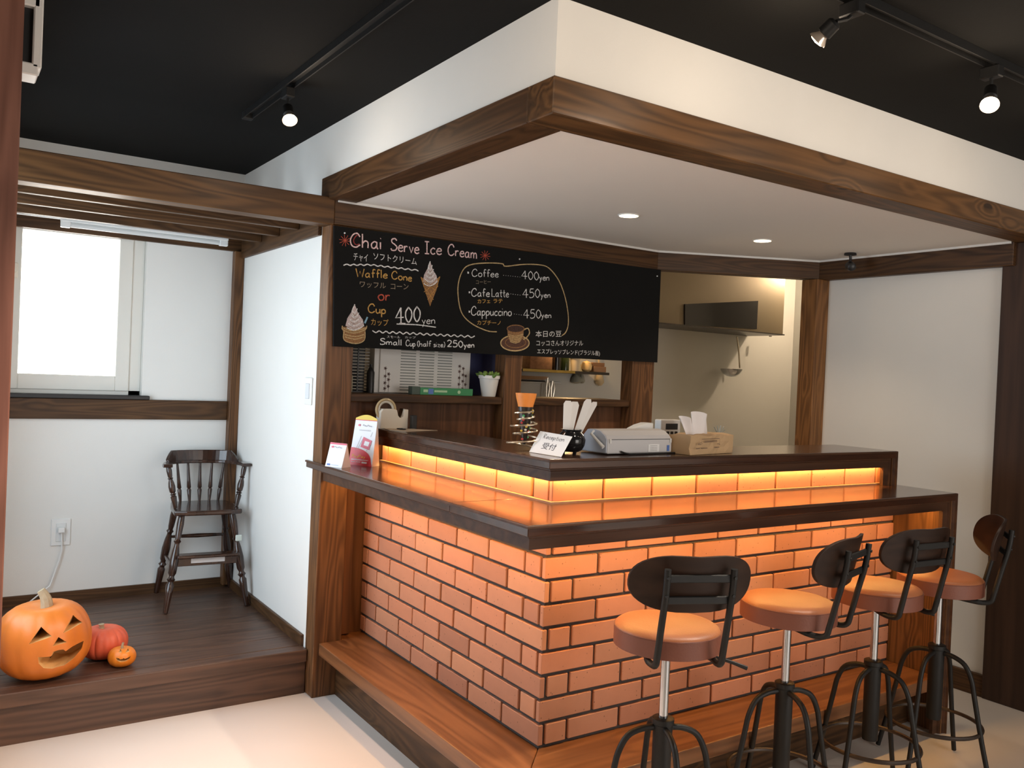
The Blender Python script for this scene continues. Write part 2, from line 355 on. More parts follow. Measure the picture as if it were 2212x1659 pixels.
# light switch, socket
t = thing('light_switch', 'white wall switch plate beside the main post on the bright side wall', 'switch', (XS, 1.40, 1.25))
box(XS-.008, XS, 1.362, 1.44, 1.19, 1.305, bev=.003).obj('plate', WHITE, t, world=True)
box(XS-.012, XS-.007, 1.38, 1.42, 1.215, 1.28, bev=.002).obj('rocker', mat('switch_rocker', (.66, .68, .70), .4), t, world=True)
t = thing('wall_socket', 'white wall socket with a plug low on the alcove back wall', 'socket', (-1.033, Y2, .516))
box(-1.075, -.992, Y2-.008, Y2, .455, .582, bev=.003).obj('plate', WHITE, t, world=True)
box(-1.055, -1.012, Y2-.012, Y2-.007, .475, .562, bev=.002).obj('outlet', mat('socket_face', (.72, .73, .72), .4), t, world=True)
b = MB(); b.box(-1.048, -1.020, Y2-.040, Y2-.011, .520, .545, bev=.004); b.obj('plug', WHITE, t, world=True)
pts = [on(133, 1150, y=Y2-.03), on(134, 1185, y=Y2-.02), on(128, 1210, y=Y2-.02), on(108, 1265, y=Y2-.02), Vector((-1.16, 2.40, .21)), Vector((-1.2, 2.2, .192)), Vector((-1.28, 2.0, .192)), Vector((-1.4, 1.95, .192))]
tag(MB().tube(pts, .0035, 8).obj('power_cord', WHITE, smooth=True), 'thin white cord running from the wall socket down to the platform', 'cord')

# ================================================================ platform
t = thing('wooden_platform', 'low dark brown plank platform filling the window alcove', 'platform', (-.8, 1.9, 0))
n = 8; y0 = YB+.03; dw = (Y2-y0)/n
PLT = .186
for i in range(n):
    box(-1.42, XS-.001, y0+i*dw+.0015, y0+(i+1)*dw-.0015, PLT-.025, PLT, bev=.0015).obj('plank', WPL, t, world=True, at=(-.8, y0+(i+.5)*dw, PLT))
box(-1.9, XS-.004, YF+.055, y0-.001, PLT-.052, PLT, bev=.004).obj('nosing', WPL, t, world=True, at=(-.8, 1.33, .16))
box(-1.9, XS-.004, YF+.07, YF+.095, 0, PLT-.053, bev=.001).obj('riser', WPL, t, world=True, at=(-.8, 1.30, .06))
box(-1.42, XS-.002, YF+.10, Y2-.01, 0, PLT-.026).obj('joist_frame', WPL, t, world=True)

# ================================================================ brick bar
ZB, PIT, CP = .2235, .0724, .212        # first course, course pitch, brick pitch along the wall
XR, YL = 1.808, 1.318
bar = thing('brick_bar', 'L-shaped bar front of orange brick with dark mortar', 'bar', (.9, .6, 0))
b = MB(); D = .010
b.box(D, XR, D, .17, 0, .925); b.box(D, .17, .17, YL, 0, .925); b.obj('mortar', MORTAR, bar, world=True)
b = MB(); b.box(.054+D, 1.80, .054+D, .2, .925, 1.035); b.box(.054+D, .2, .2, 1.29, .925, 1.035); b.obj('upper_mortar', MORTAR, bar, world=True)
bmesh_cache = {}
def brick(x, y, z, L, face, H=.0615, T=.018):
    key = (round(L, 4), round(H, 4))
    if key not in bmesh_cache:
        o = box(-L/2, L/2, 0, T, -H/2, H/2, bev=.0022).obj('brick', BRICK, bar); bmesh_cache[key] = o.data; o.location = (0, 0, 0)
    else:
        o = bpy.data.objects.new('brick', bmesh_cache[key]); C.objects.link(o); o.parent = bar
    j = random.uniform(-.0012, .0012)
    # face 'r' looks to -y, face 'l' looks to -x
    off = wloc(bar)
    if face == 'r': o.location = Vector((x, y+j, z))-off
    else: o.location = Vector((x+j, y, z))-off; o.rotation_euler = (0, 0, -PI/2)
    o.rotation_euler.y += random.uniform(-.003, .003)
    return o
J = .010
for c in range(10):
    z = ZB + c*PIT + .0105 + .031
    H = .0615
    if c == 9: H = .040; z = ZB + 9*PIT + .0105 + .020
    for face, end, long_ in (('r', XR, c % 2 == 1), ('l', YL, c % 2 == 0)):
        cuts = []
        if long_: s = 0.0; cuts.append((0, CP-J)); s = CP
        else: cuts.append((.018+J, .105)); s = .105+J
        while s < end-.02:
            e = min(s+CP-J, end-.002); cuts.append((s, e)); s += CP
        for a, e in cuts:
            if e-a < .012: continue
            m_ = (a+e)/2
            if face == 'r': brick(m_, 0, z, e-a, 'r', H)
            else: brick(0, m_, z, e-a, 'l', H)
# upper riser, one course
z = .998
s = .054; k = 0
while s < 1.78:
    e = min(s+CP-J+ (0), 1.79); brick((s+e)/2, .054, z, e-s, 'r', .066); s = e+J
brick(.054, .054+.018+J/2+.04, z, .078, 'l', .066); s = .054+.018+J+.078+J
while s < 1.27:
    e = min(s+CP-J, 1.28); brick(.054, (s+e)/2, z, e-s, 'l', .066); s = e+J
# mortar fillet at the foot of the riser
b = MB(); b.box(.040, 1.79, .040, .058, .9585, .966); b.box(.040, .058, .058, 1.28, .9585, .966); b.obj('mortar_fillet', mat('warm_mortar', (.35, .2, .12), .9, var=.2, vs=60), bar, world=True)

def sweep_edge(ztop, ov, xE, ylend, zfoot, prof):
    """moulding swept along left arm, right arm and down the end leg; prof = [(outward, height)]"""
    b = MB(); rings = []
    for st in range(4):
        ring = []
        for d, h in prof:
            if st == 0: p = (-ov-d, ylend, ztop+h)
            elif st == 1: p = (-ov-d, -ov-d, ztop+h)
            elif st == 2: p = (xE+h, -ov-d, ztop+h)
            else: p = (xE+h, -ov-d, zfoot)
            ring.append(b.bm.verts.new(p))
        rings.append(ring)
    n = len(prof)
    for A, B in zip(rings, rings[1:]):
        for k in range(n): b.bm.faces.new((A[k], A[(k+1) % n], B[(k+1) % n], B[k]))
    b.bm.faces.new(rings[0][::-1]); b.bm.faces.new(rings[-1])
    return b
# ---- lower countertop
OV, ZL, XE = .2476, .9600, 1.842
lo = thing('lower_countertop', 'lower glossy dark wooden bar counter with moulded edge wrapping the brick bar', 'countertop', (.8, -.1, ZL))
b = MB(); b.prism([(-OV+.004, -OV+.004, ZL-.03), (XE-.004, -OV+.004, ZL-.03), (XE-.004, .17, ZL-.03), (-OV+.004+.0, .17, ZL-.03)], (0, 0, .03)); b.obj('board', WTOP, lo, world=True, bevel=.002)
b = MB(); b.prism([(-OV+.004, .171, ZL-.03), (.17, .171, ZL-.03), (.17, YF-.001, ZL-.03), (XS-.003, YF-.001, ZL-.03), (XS-.003, 1.385, ZL-.03), (-OV+.004, 1.385, ZL-.03)], (0, 0, .03)); b.obj('left_board', WTOPY, lo, world=True, bevel=.002)
PR = [(-.03, -.0295), (-.03, -.001), (-.002, -.001), (0, -.003), (0, -.008), (-.006, -.010), (-.006, -.013), (-.010, -.016), (-.009, -.021), (-.013, -.024), (-.018, -.026), (-.018, -.029), (-.014, -.031), (-.014, -.036), (-.022, -.039), (-.022, -.069), (-.036, -.069), (-.036, -.0295)]
sweep_edge(ZL, OV, XE, 1.388, 0.001, PR).obj('edge_moulding', WMO, lo, world=True, smooth=False)
b = MB(); b.box(XE-.030, XE-.001, -OV+.012, .16, 0, ZL-.031); b.obj('end_panel', WZ, lo, world=True)
box(-.115, -.06, 1.29, 1.317, .23, .925).obj('side_batten', WPN, lo, world=True)
# ---- upper countertop
OU, ZU, XU = .009, 1.1044, 1.803
up = thing('upper_countertop', 'upper glossy dark wooden bar counter raised above the glowing brick strip', 'countertop', (.8, .1, ZU))
b = MB(); b.prism([(-OU+.004, -OU+.004, ZU-.03), (XU-.004, -OU+.004, ZU-.03), (XU-.004, .30, ZU-.03), (.27, .30, ZU-.03), (.27, 1.317, ZU-.03), (-OU+.004, 1.317, ZU-.03)], (0, 0, .03)); b.obj('board', WTOP, up, world=True, bevel=.002)
sweep_edge(ZU, OU, XU, 1.317, ZL+.0005, PR).obj('edge_moulding', WMO, up, world=True)
b = MB(); b.box(XU-.028, XU-.001, .002, .28, ZL+.0005, ZU-.031); b.obj('end_panel', WZ, up, world=True)
# ---- footrest
ft = thing('footrest_step', 'brown wooden footrest step running round the foot of the brick bar', 'step', (.8, -.1, 0))
FX, FY, ZF = -.213, -.218, .2235
b = MB(); b.prism([(FX, FY, ZF-.05), (1.806, FY, ZF-.05), (1.806, .012, ZF-.05), (.012, .012, ZF-.05)], (0, 0, .05)); b.obj('tread', WSTX, ft, world=True, bevel=.003)
b = MB(); b.prism([(FX, FY+.003, ZF-.05), (.012-.002, .012, ZF-.05), (.012-.002, YF+.08, ZF-.05), (-.1165, YF+.08, ZF-.05), (-.1165, YF-.001, ZF-.05), (FX, YF-.001, ZF-.05)], (0, 0, .05)); b.obj('tread', WSTY, ft, world=True, bevel=.003)
b = MB(); b.box(-.135, 1.806, -.10, -.075, 0, ZF-.051); b.obj('riser', WX, ft, world=True)
b = MB(); b.box(-.135, -.112, -.074, YF-.001, 0, ZF-.051); b.obj('riser', WY, ft, world=True)

# ---- LED strips under both counter edges
LEDC = (1.0, .52, .14)
def led(name, label, x0, x1, y0, y1, z, power):
    t = thing(name, label, 'light strip', ((x0+x1)/2, (y0+y1)/2, z))
    box(x0, x1, y0, y1, z, z+.005).obj('diffuser', LEDM, t, world=True)
    l = bpy.data.lights.new('strip_light', 'AREA'); l.shape = 'RECTANGLE'; l.size = x1-x0; l.size_y = y1-y0; l.energy = power; l.color = LEDC
    o = bpy.data.objects.new('strip_light', l); C.objects.link(o); o.parent = t; o.location = (0, 0, -.002)
LEDM = mat('warm_led_diffuser', (1, .6, .3), .5, emit=(1.0, .5, .15), power=8)
led('led_strip', 'glowing orange light strip under the upper counter along its front run', .05, 1.76, .034, .044, 1.050, 4.4)
led('led_strip', 'glowing orange light strip under the upper counter along its left run', .034, .044, .06, 1.27, 1.050, 3.6)
led('led_strip', 'orange light strip hidden under the lower counter along its front run', -.18, 1.78, -.15, -.14, .918, 6.0)
led('led_strip', 'orange light strip hidden under the lower counter along its left run', -.15, -.14, -.08, 1.2, .918, 3.2)

# ================================================================ ceiling fittings
def downlight(x, y, label):
    t = thing('downlight', label, 'downlight', (x, y, ZS), group='round downlights in the lowered ceiling')
    MB().lathe([(0, .040), (0, .043), (1, .046), (1, .040)], (0, 0, -.004), (0, 0, 0), 32, hoop=True).obj('trim_ring', WHITE, t, smooth=True)
    MB().lathe([(0, 0), (0, .039), (1, .039)], (0, 0, -.003), (0, 0, -.001), 32).obj('lens', mat('downlight_lens', (1, .9, .7), .5, emit=(1, .78, .48), power=9), t)
    l = bpy.data.lights.new('downlight_beam', 'SPOT'); l.energy = 14; l.color = (1, .76, .52); l.spot_size = 2.1; l.spot_blend = .6; l.shadow_soft_size = .035
    o = bpy.data.objects.new('downlight_beam', l); C.objects.link(o); o.parent = t; o.location = (0, 0, -.012)
downlight(.814, .625, 'glowing round downlight in the lowered ceiling nearer the chalkboard')
downlight(1.65, .63, 'glowing round downlight in the lowered ceiling nearer the camera sensor')
t = thing('ceiling_sensor', 'small black camera-like sensor hanging from the lowered ceiling corner', 'sensor', (2.225, .56, ZS))
MB().lathe([(0, .030), (1, .028)], (0, 0, -.010), (0, 0, 0), 20).obj('base', BLK, t, smooth=True)
MB().tube([(0, 0, -.008), (.004, 0, -.03), (0, 0, -.045)], .007, 10).obj('stem', BLK, t)
MB().lathe([(0, .012), (.1, .020), (.8, .024), (1, .014)], (-.022, -.03, -.075), (.012, .012, -.06), 18).obj('head', BLK, t, smooth=True)
def track(name, label, p0, p1):
    t = thing(name, label, 'track', ((p0[0]+p1[0])/2, (p0[1]+p1[1])/2, ZC))
    d = .014; b = MB()
    if abs(p0[0]-p1[0]) < .01:
        b.box(p0[0]-d-.004, p0[0]-d, p0[1], p1[1], ZC-.024, ZC-.0005); b.box(p0[0]+d, p0[0]+d+.004, p0[1], p1[1], ZC-.024, ZC-.0005); b.box(p0[0]-d, p0[0]+d, p0[1], p1[1], ZC-.008, ZC-.0005)
        e = MB(); e.box(p0[0]-.02, p0[0]+.02, p1[1]-.02, p1[1]+.012, ZC-.028, ZC-.0005, bev=.004)
    else:
        b.box(p0[0], p1[0], p0[1]-d-.004, p0[1]-d, ZC-.024, ZC-.0005); b.box(p0[0], p1[0], p0[1]+d, p0[1]+d+.004, ZC-.024, ZC-.0005); b.box(p0[0], p1[0], p0[1]-d, p0[1]+d, ZC-.008, ZC-.0005)
        e = MB(); e.box(p1[0]-.02, p1[0]+.012, p0[1]-.02, p0[1]+.02, ZC-.028, ZC-.0005, bev=.004)
    b.obj('rail', IRON, t, world=True); e.obj('end_cap', IRON, t, world=True)
track('lighting_track', 'black lighting track on the dark ceiling left of the soffit', (-.56, -1.5), (-.56, 1.335))
track('lighting_track', 'black lighting track on the dark ceiling at the right above the stools', (.05, -.745), (2.2, -.745))
COVE = mat('white_cove', (.80, .79, .76), .7)
struct('trim_19', box(-.21, 1.56, YF-.012, YF-.0045, ZS-.010, ZS-.0005), COVE); struct('trim_20', box(2.346, 2.3545, -.15, .84, ZS-.010, ZS-.0005), COVE)
b = MB(); b.prism([DA+Vector((-.003, -.009, ZS-.010)), DB+Vector((-.003, -.009, ZS-.010)), DB+Vector((0, -.001, ZS-.010)), DA+Vector((0, -.001, ZS-.010))], (0, 0, .0095)); struct('trim_21', b, COVE)
BULB = mat('lit_bulb', (1, .9, .75), .3, emit=(1, .66, .34), power=5)
REFL = mat('bulb_reflector_glass', (.75, .62, .5), .15, .6)
def spot(base, tip, label, power, col=(1, .70, .58), glow=2.4, jx=0):
    base = Vector(base); tip = Vector(tip); d = (tip-base).normalized()
    t = thing('track_spotlight', label, 'spotlight', tuple(base), group='black track spotlights')
    q = d.to_track_quat('-Z', 'Y')
    box(-.016, .016, -.028, .028, -.034, .0, bev=.003).obj('adapter', IRON, t)
    j = Vector((jx, 0, -.062)); b = MB(); b.tube([(0, 0, -.03), (jx*.3, 0, -.045), tuple(j)], .005, 8); b.obj('joint', IRON, t)
    rel = tip-base; dd = (rel-j).normalized(); Lh = (rel-j).length
    MB().lathe([(0, .012), (.1, .018), (.62, .019), (.66, .015)], j, rel, 20).obj('lamp_holder', IRON, t, smooth=True)
    MB().lathe([(0, .012), (.3, .015), (.8, .024), (1, .0255)], j+dd*Lh*.62, rel, 24).obj('reflector_bulb', REFL, t, smooth=True)
    MB().lathe([(0, 0), (0, .0195), (.5, .016), (1, 0)], rel+dd*.0005, rel+dd*.006, 24).obj('lens', BULB, t, smooth=True)
    l = bpy.data.lights.new('spot_beam', 'SPOT'); l.energy = power; l.color = col; l.spot_size = 1.3; l.spot_blend = .8; l.shadow_soft_size = .02
    o = bpy.data.objects.new('spot_beam', l); C.objects.link(o); o.parent = t; o.location = rel+dd*.012; o.rotation_euler = q.to_euler()
    l = bpy.data.lights.new('bulb_glow', 'POINT'); l.energy = glow; l.color = (1, .80, .60); l.shadow_soft_size = .025
    o = bpy.data.objects.new('bulb_glow', l); C.objects.link(o); o.parent = t; o.location = rel+dd*.045
spot((-.56, .86, ZC-.026), (-.565, .815, 2.19), 'lit black spotlight on the left ceiling track above the alcove edge', 75, glow=1.4)
spot((.315, -.745, ZC-.026), tuple(on(1765, 88, y=-.70)), 'lit black spotlight on the right track tilted towards the soffit corner', 75, (1, .86, .70), jx=-.06)
spot((.985, -.745, ZC-.026), (.925, -.775, 2.18), 'lit black spotlight on the right track nearest the right edge', 80, (1, .86, .72))
spot((-.56, -.62, ZC-.026), (-.60, -.56, 2.19), 'added unseen black spotlight on the left track in front of the brick bar corner', 55, (1, .70, .60))  # added out of view, extra light from the left track
spot((-.56, -1.2, ZC-.026), (-.62, -1.13, 2.19), 'added unseen black spotlight at the camera end of the left track', 40, (1, .84, .76))  # another unseen spotlight added for more light
spot((1.66, -.745, ZC-.026), (1.60, -.775, 2.18), 'added unseen black spotlight at the far right end of the right track', 20, (1, .86, .72))  # unseen, added to even out the glow along the soffit front

# ================================================================ chalkboard
YBD = 1.226
cb = thing('chalkboard', 'long black chalk menu board with ice cream and coffee drawings under the beam', 'chalkboard', (.69, YBD, 1.69))
MB().prism([on(722, 487, y=YBD+.0001), on(1428, 583, y=YBD+.0001), on(1420, 783, y=YBD+.0001), on(721, 748, y=YBD+.0001)], (0, .012, 0)).obj('panel', mat('blackboard', (.009, .009, .009), .85, var=.2, vs=5, spec=.15), cb, world=True)
def chalk(name, c): 
    m = mat(name, c, .9); nt = m.node_tree; N = nt.nodes; L = nt.links
    tc = N.new('ShaderNodeTexCoord'); nz = N.new('ShaderNodeTexNoise'); nz.inputs['Scale'].default_value = 260; L.new(tc.outputs['Object'], nz.inputs['Vector'])
    mr = N.new('ShaderNodeMapRange'); mr.inputs[1].default_value = .3; mr.inputs[2].default_value = .55; L.new(nz.outputs['Fac'], mr.inputs[0])
    mx = N.new('ShaderNodeMix'); mx.data_type = 'RGBA'; mx.inputs[6].default_value = (*[q*.45 for q in c], 1); mx.inputs[7].default_value = (*c, 1)
    L.new(mr.outputs[0], mx.inputs[0]); L.new(mx.outputs[2], N['Principled BSDF'].inputs['Base Color']); return m
CW = chalk('white_chalk', (.80, .80, .80)); CPK = chalk('pink_white_chalk', (.85, .62, .62)); CO = chalk('orange_chalk', (.62, .36, .10)); CR = chalk('red_chalk', (.55, .10, .06))
CT = chalk('tan_chalk', (.55, .40, .20)); CBR = chalk('brown_chalk', (.30, .15, .06)); CG = chalk('grey_brown_chalk', (.35, .28, .20)); CBK = chalk('dark_chalk', (.05, .03, .03)); CBL = chalk('blue_chalk', (.25, .45, .6)); CRM = chalk('dark_red_chalk', (.35, .05, .05))
GL = {
'C': (7, "6.8,7.6 5,10 2,9 0,5 1,1 4,0 7,2"), 'h': (5, "0,10 0,0/0,3 2,5 4,4 4,0"), 'a': (5, "4,4.5 2,5 0,3 .6,.4 2.6,.5 4,3/4,5 4,1 5,0"),
'i': (1, "0,5 0,0/0,7.6 .3,7.9"), 'S': (6, "5.8,8.5 4,10 1,9 1,6.6 4,5 6,3 4.5,.5 1,0 0,1.5"), 'e': (4.5, "0,2.7 4.2,3.2 3.4,5 1.5,4.8 0,2.8 .5,.8 2.5,0 4.6,1"),
'r': (3.6, "0,5 0,0/0,3 1.5,4.8 3.4,4.6"), 'v': (4, "*0,5 2,0 4,5"), 'I': (4, "*0,10 4,10/*2,10 2,0/*0,0 4,0"), 'c': (4, "4,4.3 2,5 0,3 .5,.6 2.5,0 4,1"),
'm': (7, "0,5 0,0/0,3 1.6,5 3.1,4 3.2,0/3.2,3 4.8,5 6.3,4 6.5,0"), 'W': (9, "*0,10 2.2,0 4.5,7 6.8,0 9,10"), 'f': (3.6, "4,9 2.8,10 1.5,8.5 1.4,0/*0,5.2 3.4,5.6"),
'l': (1, "*.2,10 .3,0"), 'o': (5, "2.5,5 .5,4 0,2 1.5,0 3.8,.4 4.8,2.5 4,4.6 2.3,5"), 'n': (4.4, "0,5 0,0/0,3 2,5 4,4 4.2,0"), 'u': (4.4, "0,5 0,1.5 1.6,0 4,1.8/*4,5 4.2,0"),
'p': (4.4, "*0,5 0,-4/0,3.4 2,5 4,3.6 3.6,1 1.6,.2 0,1.2"), 'y': (4.4, "*0,5 2.2,1/*4.2,5 .8,-4"), 's': (3.6, "3.5,4.6 1.5,5 .5,3.8 3,2 3.2,.6 1,0 0,.6"),
'z': (4, "*0,5 4,5 0,0 4,0"), 'L': (5, "*0,10 0,0 5,.2"), 't': (3.6, "1.8,9 1.8,1 3.4,.2/*0,5.3 3.8,5.7"), '(': (2, "2,10.5 .2,7 .2,3 2,-1"), ')': (2, "0,10.5 1.8,7 1.8,3 0,-1"),
'0': (5, "2.5,10 .3,7 .3,3 2.5,0 4.7,3 4.7,7 2.3,10"), '2': (5, "0,8 2,10 4.5,8.5 4,5.5 1,1 0,0/*0,0 5,.3"), '4': (6, "*4,10 0,3.5 6.2,3.5/*4,10 4.1,0"),
'5': (5, "*4.6,10 1,10/1,10 .6,6 3,6.2 5,4 4,.8 1,0 0,1"), 'R': (5.5, "*0,10 0,0/0,10 4,9.5 4.4,7 0,5/*0,5 5,0"), 'P': (5.5, "*0,10 0,0/0,10 4,9.5 4.4,7 0,5"), ' ': (4, ""), '.': (2, "0,1 .4,1.3"),
}
def smooth(pts, k=5):
    if len(pts) < 3: return pts
    P = [pts[0]]+pts+[pts[-1]]; out = []
    for i in range(1, len(P)-2):
        p0, p1, p2, p3 = P[i-1], P[i], P[i+1], P[i+2]
        for j in range(k):
            t = j/k; out.append(tuple(.5*((2*p1[q])+(-p0[q]+p2[q])*t+(2*p0[q]-5*p1[q]+4*p2[q]-p3[q])*t*t+(-p0[q]+3*p1[q]-3*p2[q]+p3[q])*t**3) for q in range(len(p1))))
    out.append(pts[-1]); return out
def ribbon(b, pts, wd, nrm, mi=0, lift=.0):
    """flat stroke of width wd through 3-D points, on the plane with normal nrm"""
    nrm = Vector(nrm); pts = [Vector(p) for p in pts]; L_, R_ = [], []
    for i, p in enumerate(pts):
        t = (pts[min(i+1, len(pts)-1)]-pts[max(i-1, 0)])
        if t.length < 1e-9: t = Vector((1, 0, 0))
        s = nrm.cross(t.normalized())*wd/2*random.uniform(.85, 1.1)
        L_.append(b.bm.verts.new(p+s+nrm*lift)); R_.append(b.bm.verts.new(p-s+nrm*lift))
    for i in range(len(pts)-1): b.bm.faces.new((L_[i], L_[i+1], R_[i+1], R_[i])).material_index = mi
ZN = (0, -1, 0)
LIFT = .0008
def write(s, a, e, h, m, wd, plane=None, name='chalk_text', parent=None, nrm=ZN):
    """handwritten latin text: baseline from pixel a to pixel e, cap height h pixels"""
    plane = plane or (lambda u, v: on(u, v, y=YBD)); parent = parent or cb
    A = plane(*a); B = plane(*e); U = plane(a[0], a[1]-h)-A
    W = sum(GL[c][0]+1.6 for c in s)-1.6; x = 0; b = MB()
    for c in s:
        for st in GL[c][1].split('/'):
            if not st: continue
            sharp = st[0] == '*'; P = [tuple(map(float, q.split(','))) for q in st.lstrip('*').split()]
            if not sharp: P = smooth(P)
            ribbon(b, [A+(B-A)*((x+px)/W)+U*(py/10) for px, py in P], wd, nrm, lift=LIFT+random.uniform(0, .0002))
        x += GL[c][0]+1.6
    return b.obj(name, m, parent, world=True)
def kana(s, a, e, h, m, plane=None, name='chalk_text', parent=None, nrm=ZN, bold=0.0):
    plane = plane or (lambda u, v: on(u, v, y=YBD)); parent = parent or cb
    cu = bpy.data.curves.new(name, 'FONT'); cu.body = s; cu.resolution_u = 2; cu.offset = bold
    to = bpy.data.objects.new(name, cu); C.objects.link(to); bpy.context.view_layer.update()
    me = bpy.data.meshes.new_from_object(to.evaluated_get(bpy.context.evaluated_depsgraph_get())); bpy.data.objects.remove(to)
    xs = [v.co.x for v in me.vertices]; ys = [v.co.y for v in me.vertices]
    if not xs: return
    x0, x1, y0, y1 = min(xs), max(xs), min(ys), max(ys)
    A = plane(*a); B = plane(*e); U = plane(a[0], a[1]-h)-A; off = wloc(parent); N_ = Vector(nrm)
    for v in me.vertices: v.co = A+(B-A)*((v.co.x-x0)/(x1-x0))+U*((v.co.y-y0)/(y1-y0))+N_*(LIFT+.0002)-off
    me.materials.clear(); me.materials.append(m); o = bpy.data.objects.new(name, me); C.objects.link(o); o.parent = parent
    return o
def cp(x, y): return (700+x/2.9892, 460+y/2.9882)      # enlarged-crop reading to photograph pixel
def stroke(pts, wd, m, name='chalk_line', sm=True, lift=LIFT):
    b = MB(); P = smooth(pts) if sm else pts; ribbon(b, [on(*cp(*q), y=YBD) for q in P], wd, ZN, lift=lift); return b.obj(name, m, cb, world=True)
write('Chai', cp(170, 218), cp(372, 234), 30, CPK, .0058); write('Serve', cp(432, 240), cp(612, 264), 26, CPK, .0055); write('Ice', cp(650, 262), cp(758, 270), 26, CPK, .0055); write('Cream', cp(800, 272), cp(986, 296), 24, CPK, .0055)
stroke([(225, 140), (205, 150), (190, 180), (205, 205), (228, 200)], .004, CRM)
kana('チャイ', cp(190, 308), cp(282, 318), 17, CW); kana('ソフトクリーム', cp(318, 300), cp(598, 336), 15, CW)
stroke([(125+i*22, 337+(-6 if i % 2 else 2)+(max(0, i-8)*2.6)) for i in range(23)], .005, CW)
write('Waffle', cp(205, 412), cp(408, 422), 18, CO, .0045); write('Cone', cp(437, 425), cp(565, 442), 17, CO, .0045)
kana('ワッフル', cp(230, 480), cp(398, 490), 13, CG); kana('コーン', cp(430, 492), cp(545, 494), 12, CG)
write('or', cp(350, 562), cp(425, 567), 24, CR, .0055)
write('Cup', cp(285, 642), cp(397, 652), 19, CO, .005); kana('カップ', cp(303, 725), cp(415, 732), 15, CO)
write('400', cp(462, 712), cp(620, 700), 33, CW, .006); write('yen', cp(632, 716), cp(715, 715), 17, CW, .0035)
stroke([(468, 717), (600, 722), (722, 738)], .0045, CW); stroke([(485, 713), (525, 713)], .004, CW, sm=False)
stroke([(312+i*22, 762+(9 if i % 2 else -3)+i*1.15) for i in range(31)], .005, CW)
kana('スモール', cp(405, 806), cp(490, 810), 5, CW); kana('カップ', cp(522, 810), cp(592, 812), 5, CW)
write('Small', cp(362, 848), cp(500, 855), 13, CW, .0042); write('Cup', cp(528, 858), cp(588, 862), 13, CW, .0036); write('(half', cp(602, 862), cp(690, 862), 12, CW, .0034); write('size)', cp(707, 864), cp(780, 866), 11, CW, .0034)
write('250', cp(796, 862), cp(895, 868), 14, CW, .0045); write('yen', cp(902, 868), cp(968, 868), 12, CW, .0045)
for (x, y) in ((930, 385), (938, 512), (938, 637)): stroke([(x-5, y), (x+5, y+1)], .009, CW, sm=False)
write('Coffee', cp(955, 410), cp(1125, 415), 16, CW, .0036); write('400', cp(1275, 426), cp(1385, 434), 18, CW, .004); write('yen', cp(1390, 434), cp(1452, 436), 14, CW, .004)
for i in range(8): stroke([(1157+i*15, 402+i*1.6), (1161+i*15, 403+i*1.6)], .002, CW, sm=False)
kana('コーヒー', cp(980, 458), cp(1075, 456), 8, CG)
write('Cafe', cp(952, 538), cp(1068, 541), 17, CW, .004); write('Latte', cp(1083, 540), cp(1192, 544), 17, CW, .0036); write('450', cp(1282, 548), cp(1392, 546), 19, CW, .004); write('yen', cp(1398, 546), cp(1460, 547), 13, CW, .004)
for i in range(5): stroke([(1203+i*15, 522+i*2), (1207+i*15, 523+i*2)], .0024, CW, sm=False)
kana('カフェ', cp(990, 584), cp(1072, 582), 9, CO, bold=.012); kana('ラテ', cp(1093, 582), cp(1152, 582), 9, CO, bold=.012)
write('Cappuccino', cp(950, 660), cp(1210, 664), 19, CW, .0042); write('450', cp(1287, 680), cp(1398, 680), 19, CW, .004); write('yen', cp(1402, 676), cp(1465, 678), 13, CW, .004)
for i in range(4): stroke([(1226+i*15, 652+i*2), (1230+i*15, 653+i*2)], .0024, CW, sm=False)
kana('カプチーノ', cp(988, 722), cp(1140, 724), 10, CO, bold=.005)
stroke([(1115, 767), (1050, 760), (950, 712), (886, 640), (864, 520), (872, 430), (905, 358), (960, 331), (1060, 323), (1150, 328), (1172, 344), (1290, 332), (1390, 335), (1450, 355), (1512, 430), (1552, 530), (1574, 640), (1576, 720), (1560, 770), (1535, 792)], .0052, CT)
kana('本日の豆', cp(1365, 802), cp(1532, 800), 14, CW); kana('コッコさんオリジナル', cp(1370, 858), cp(1672, 858), 12, CW); kana('エスプレッソブレンド(ブラジル産)', cp(1376, 914), cp(1780, 926), 13, CW)
for (x, y, r) in ((135, 178, 38), (1040, 275, 33)):
    b = MB()
    for k in range(5):
        a = k*PI/5+.2; ribbon(b, [on(*cp(x-math.cos(a)*r, y-math.sin(a)*r), y=YBD), on(*cp(x, y), y=YBD), on(*cp(x+math.cos(a)*r, y+math.sin(a)*r), y=YBD)], .0022, ZN, lift=LIFT+k*.00002)
    b.obj('chalk_star', CR, cb, world=True)
for (x, y) in ((133, 130), (1262, 298), (2150, 408)):
    p = on(*cp(x, y), y=YBD); MB().lathe([(0, .0035), (1, .0025)], p, p+Vector((0, -.004, 0)), 12).obj('board_pin', mat('pin_white', (.9, .9, .9), .3), cb, world=True)
def cpoly(pts, m, name, lift): 
    b = MB(); off = Vector((0, -lift, 0)); b.bm.faces.new([b.bm.verts.new(on(*cp(*q), y=YBD)+off) for q in pts]); return b.obj(name, m, cb, world=True)
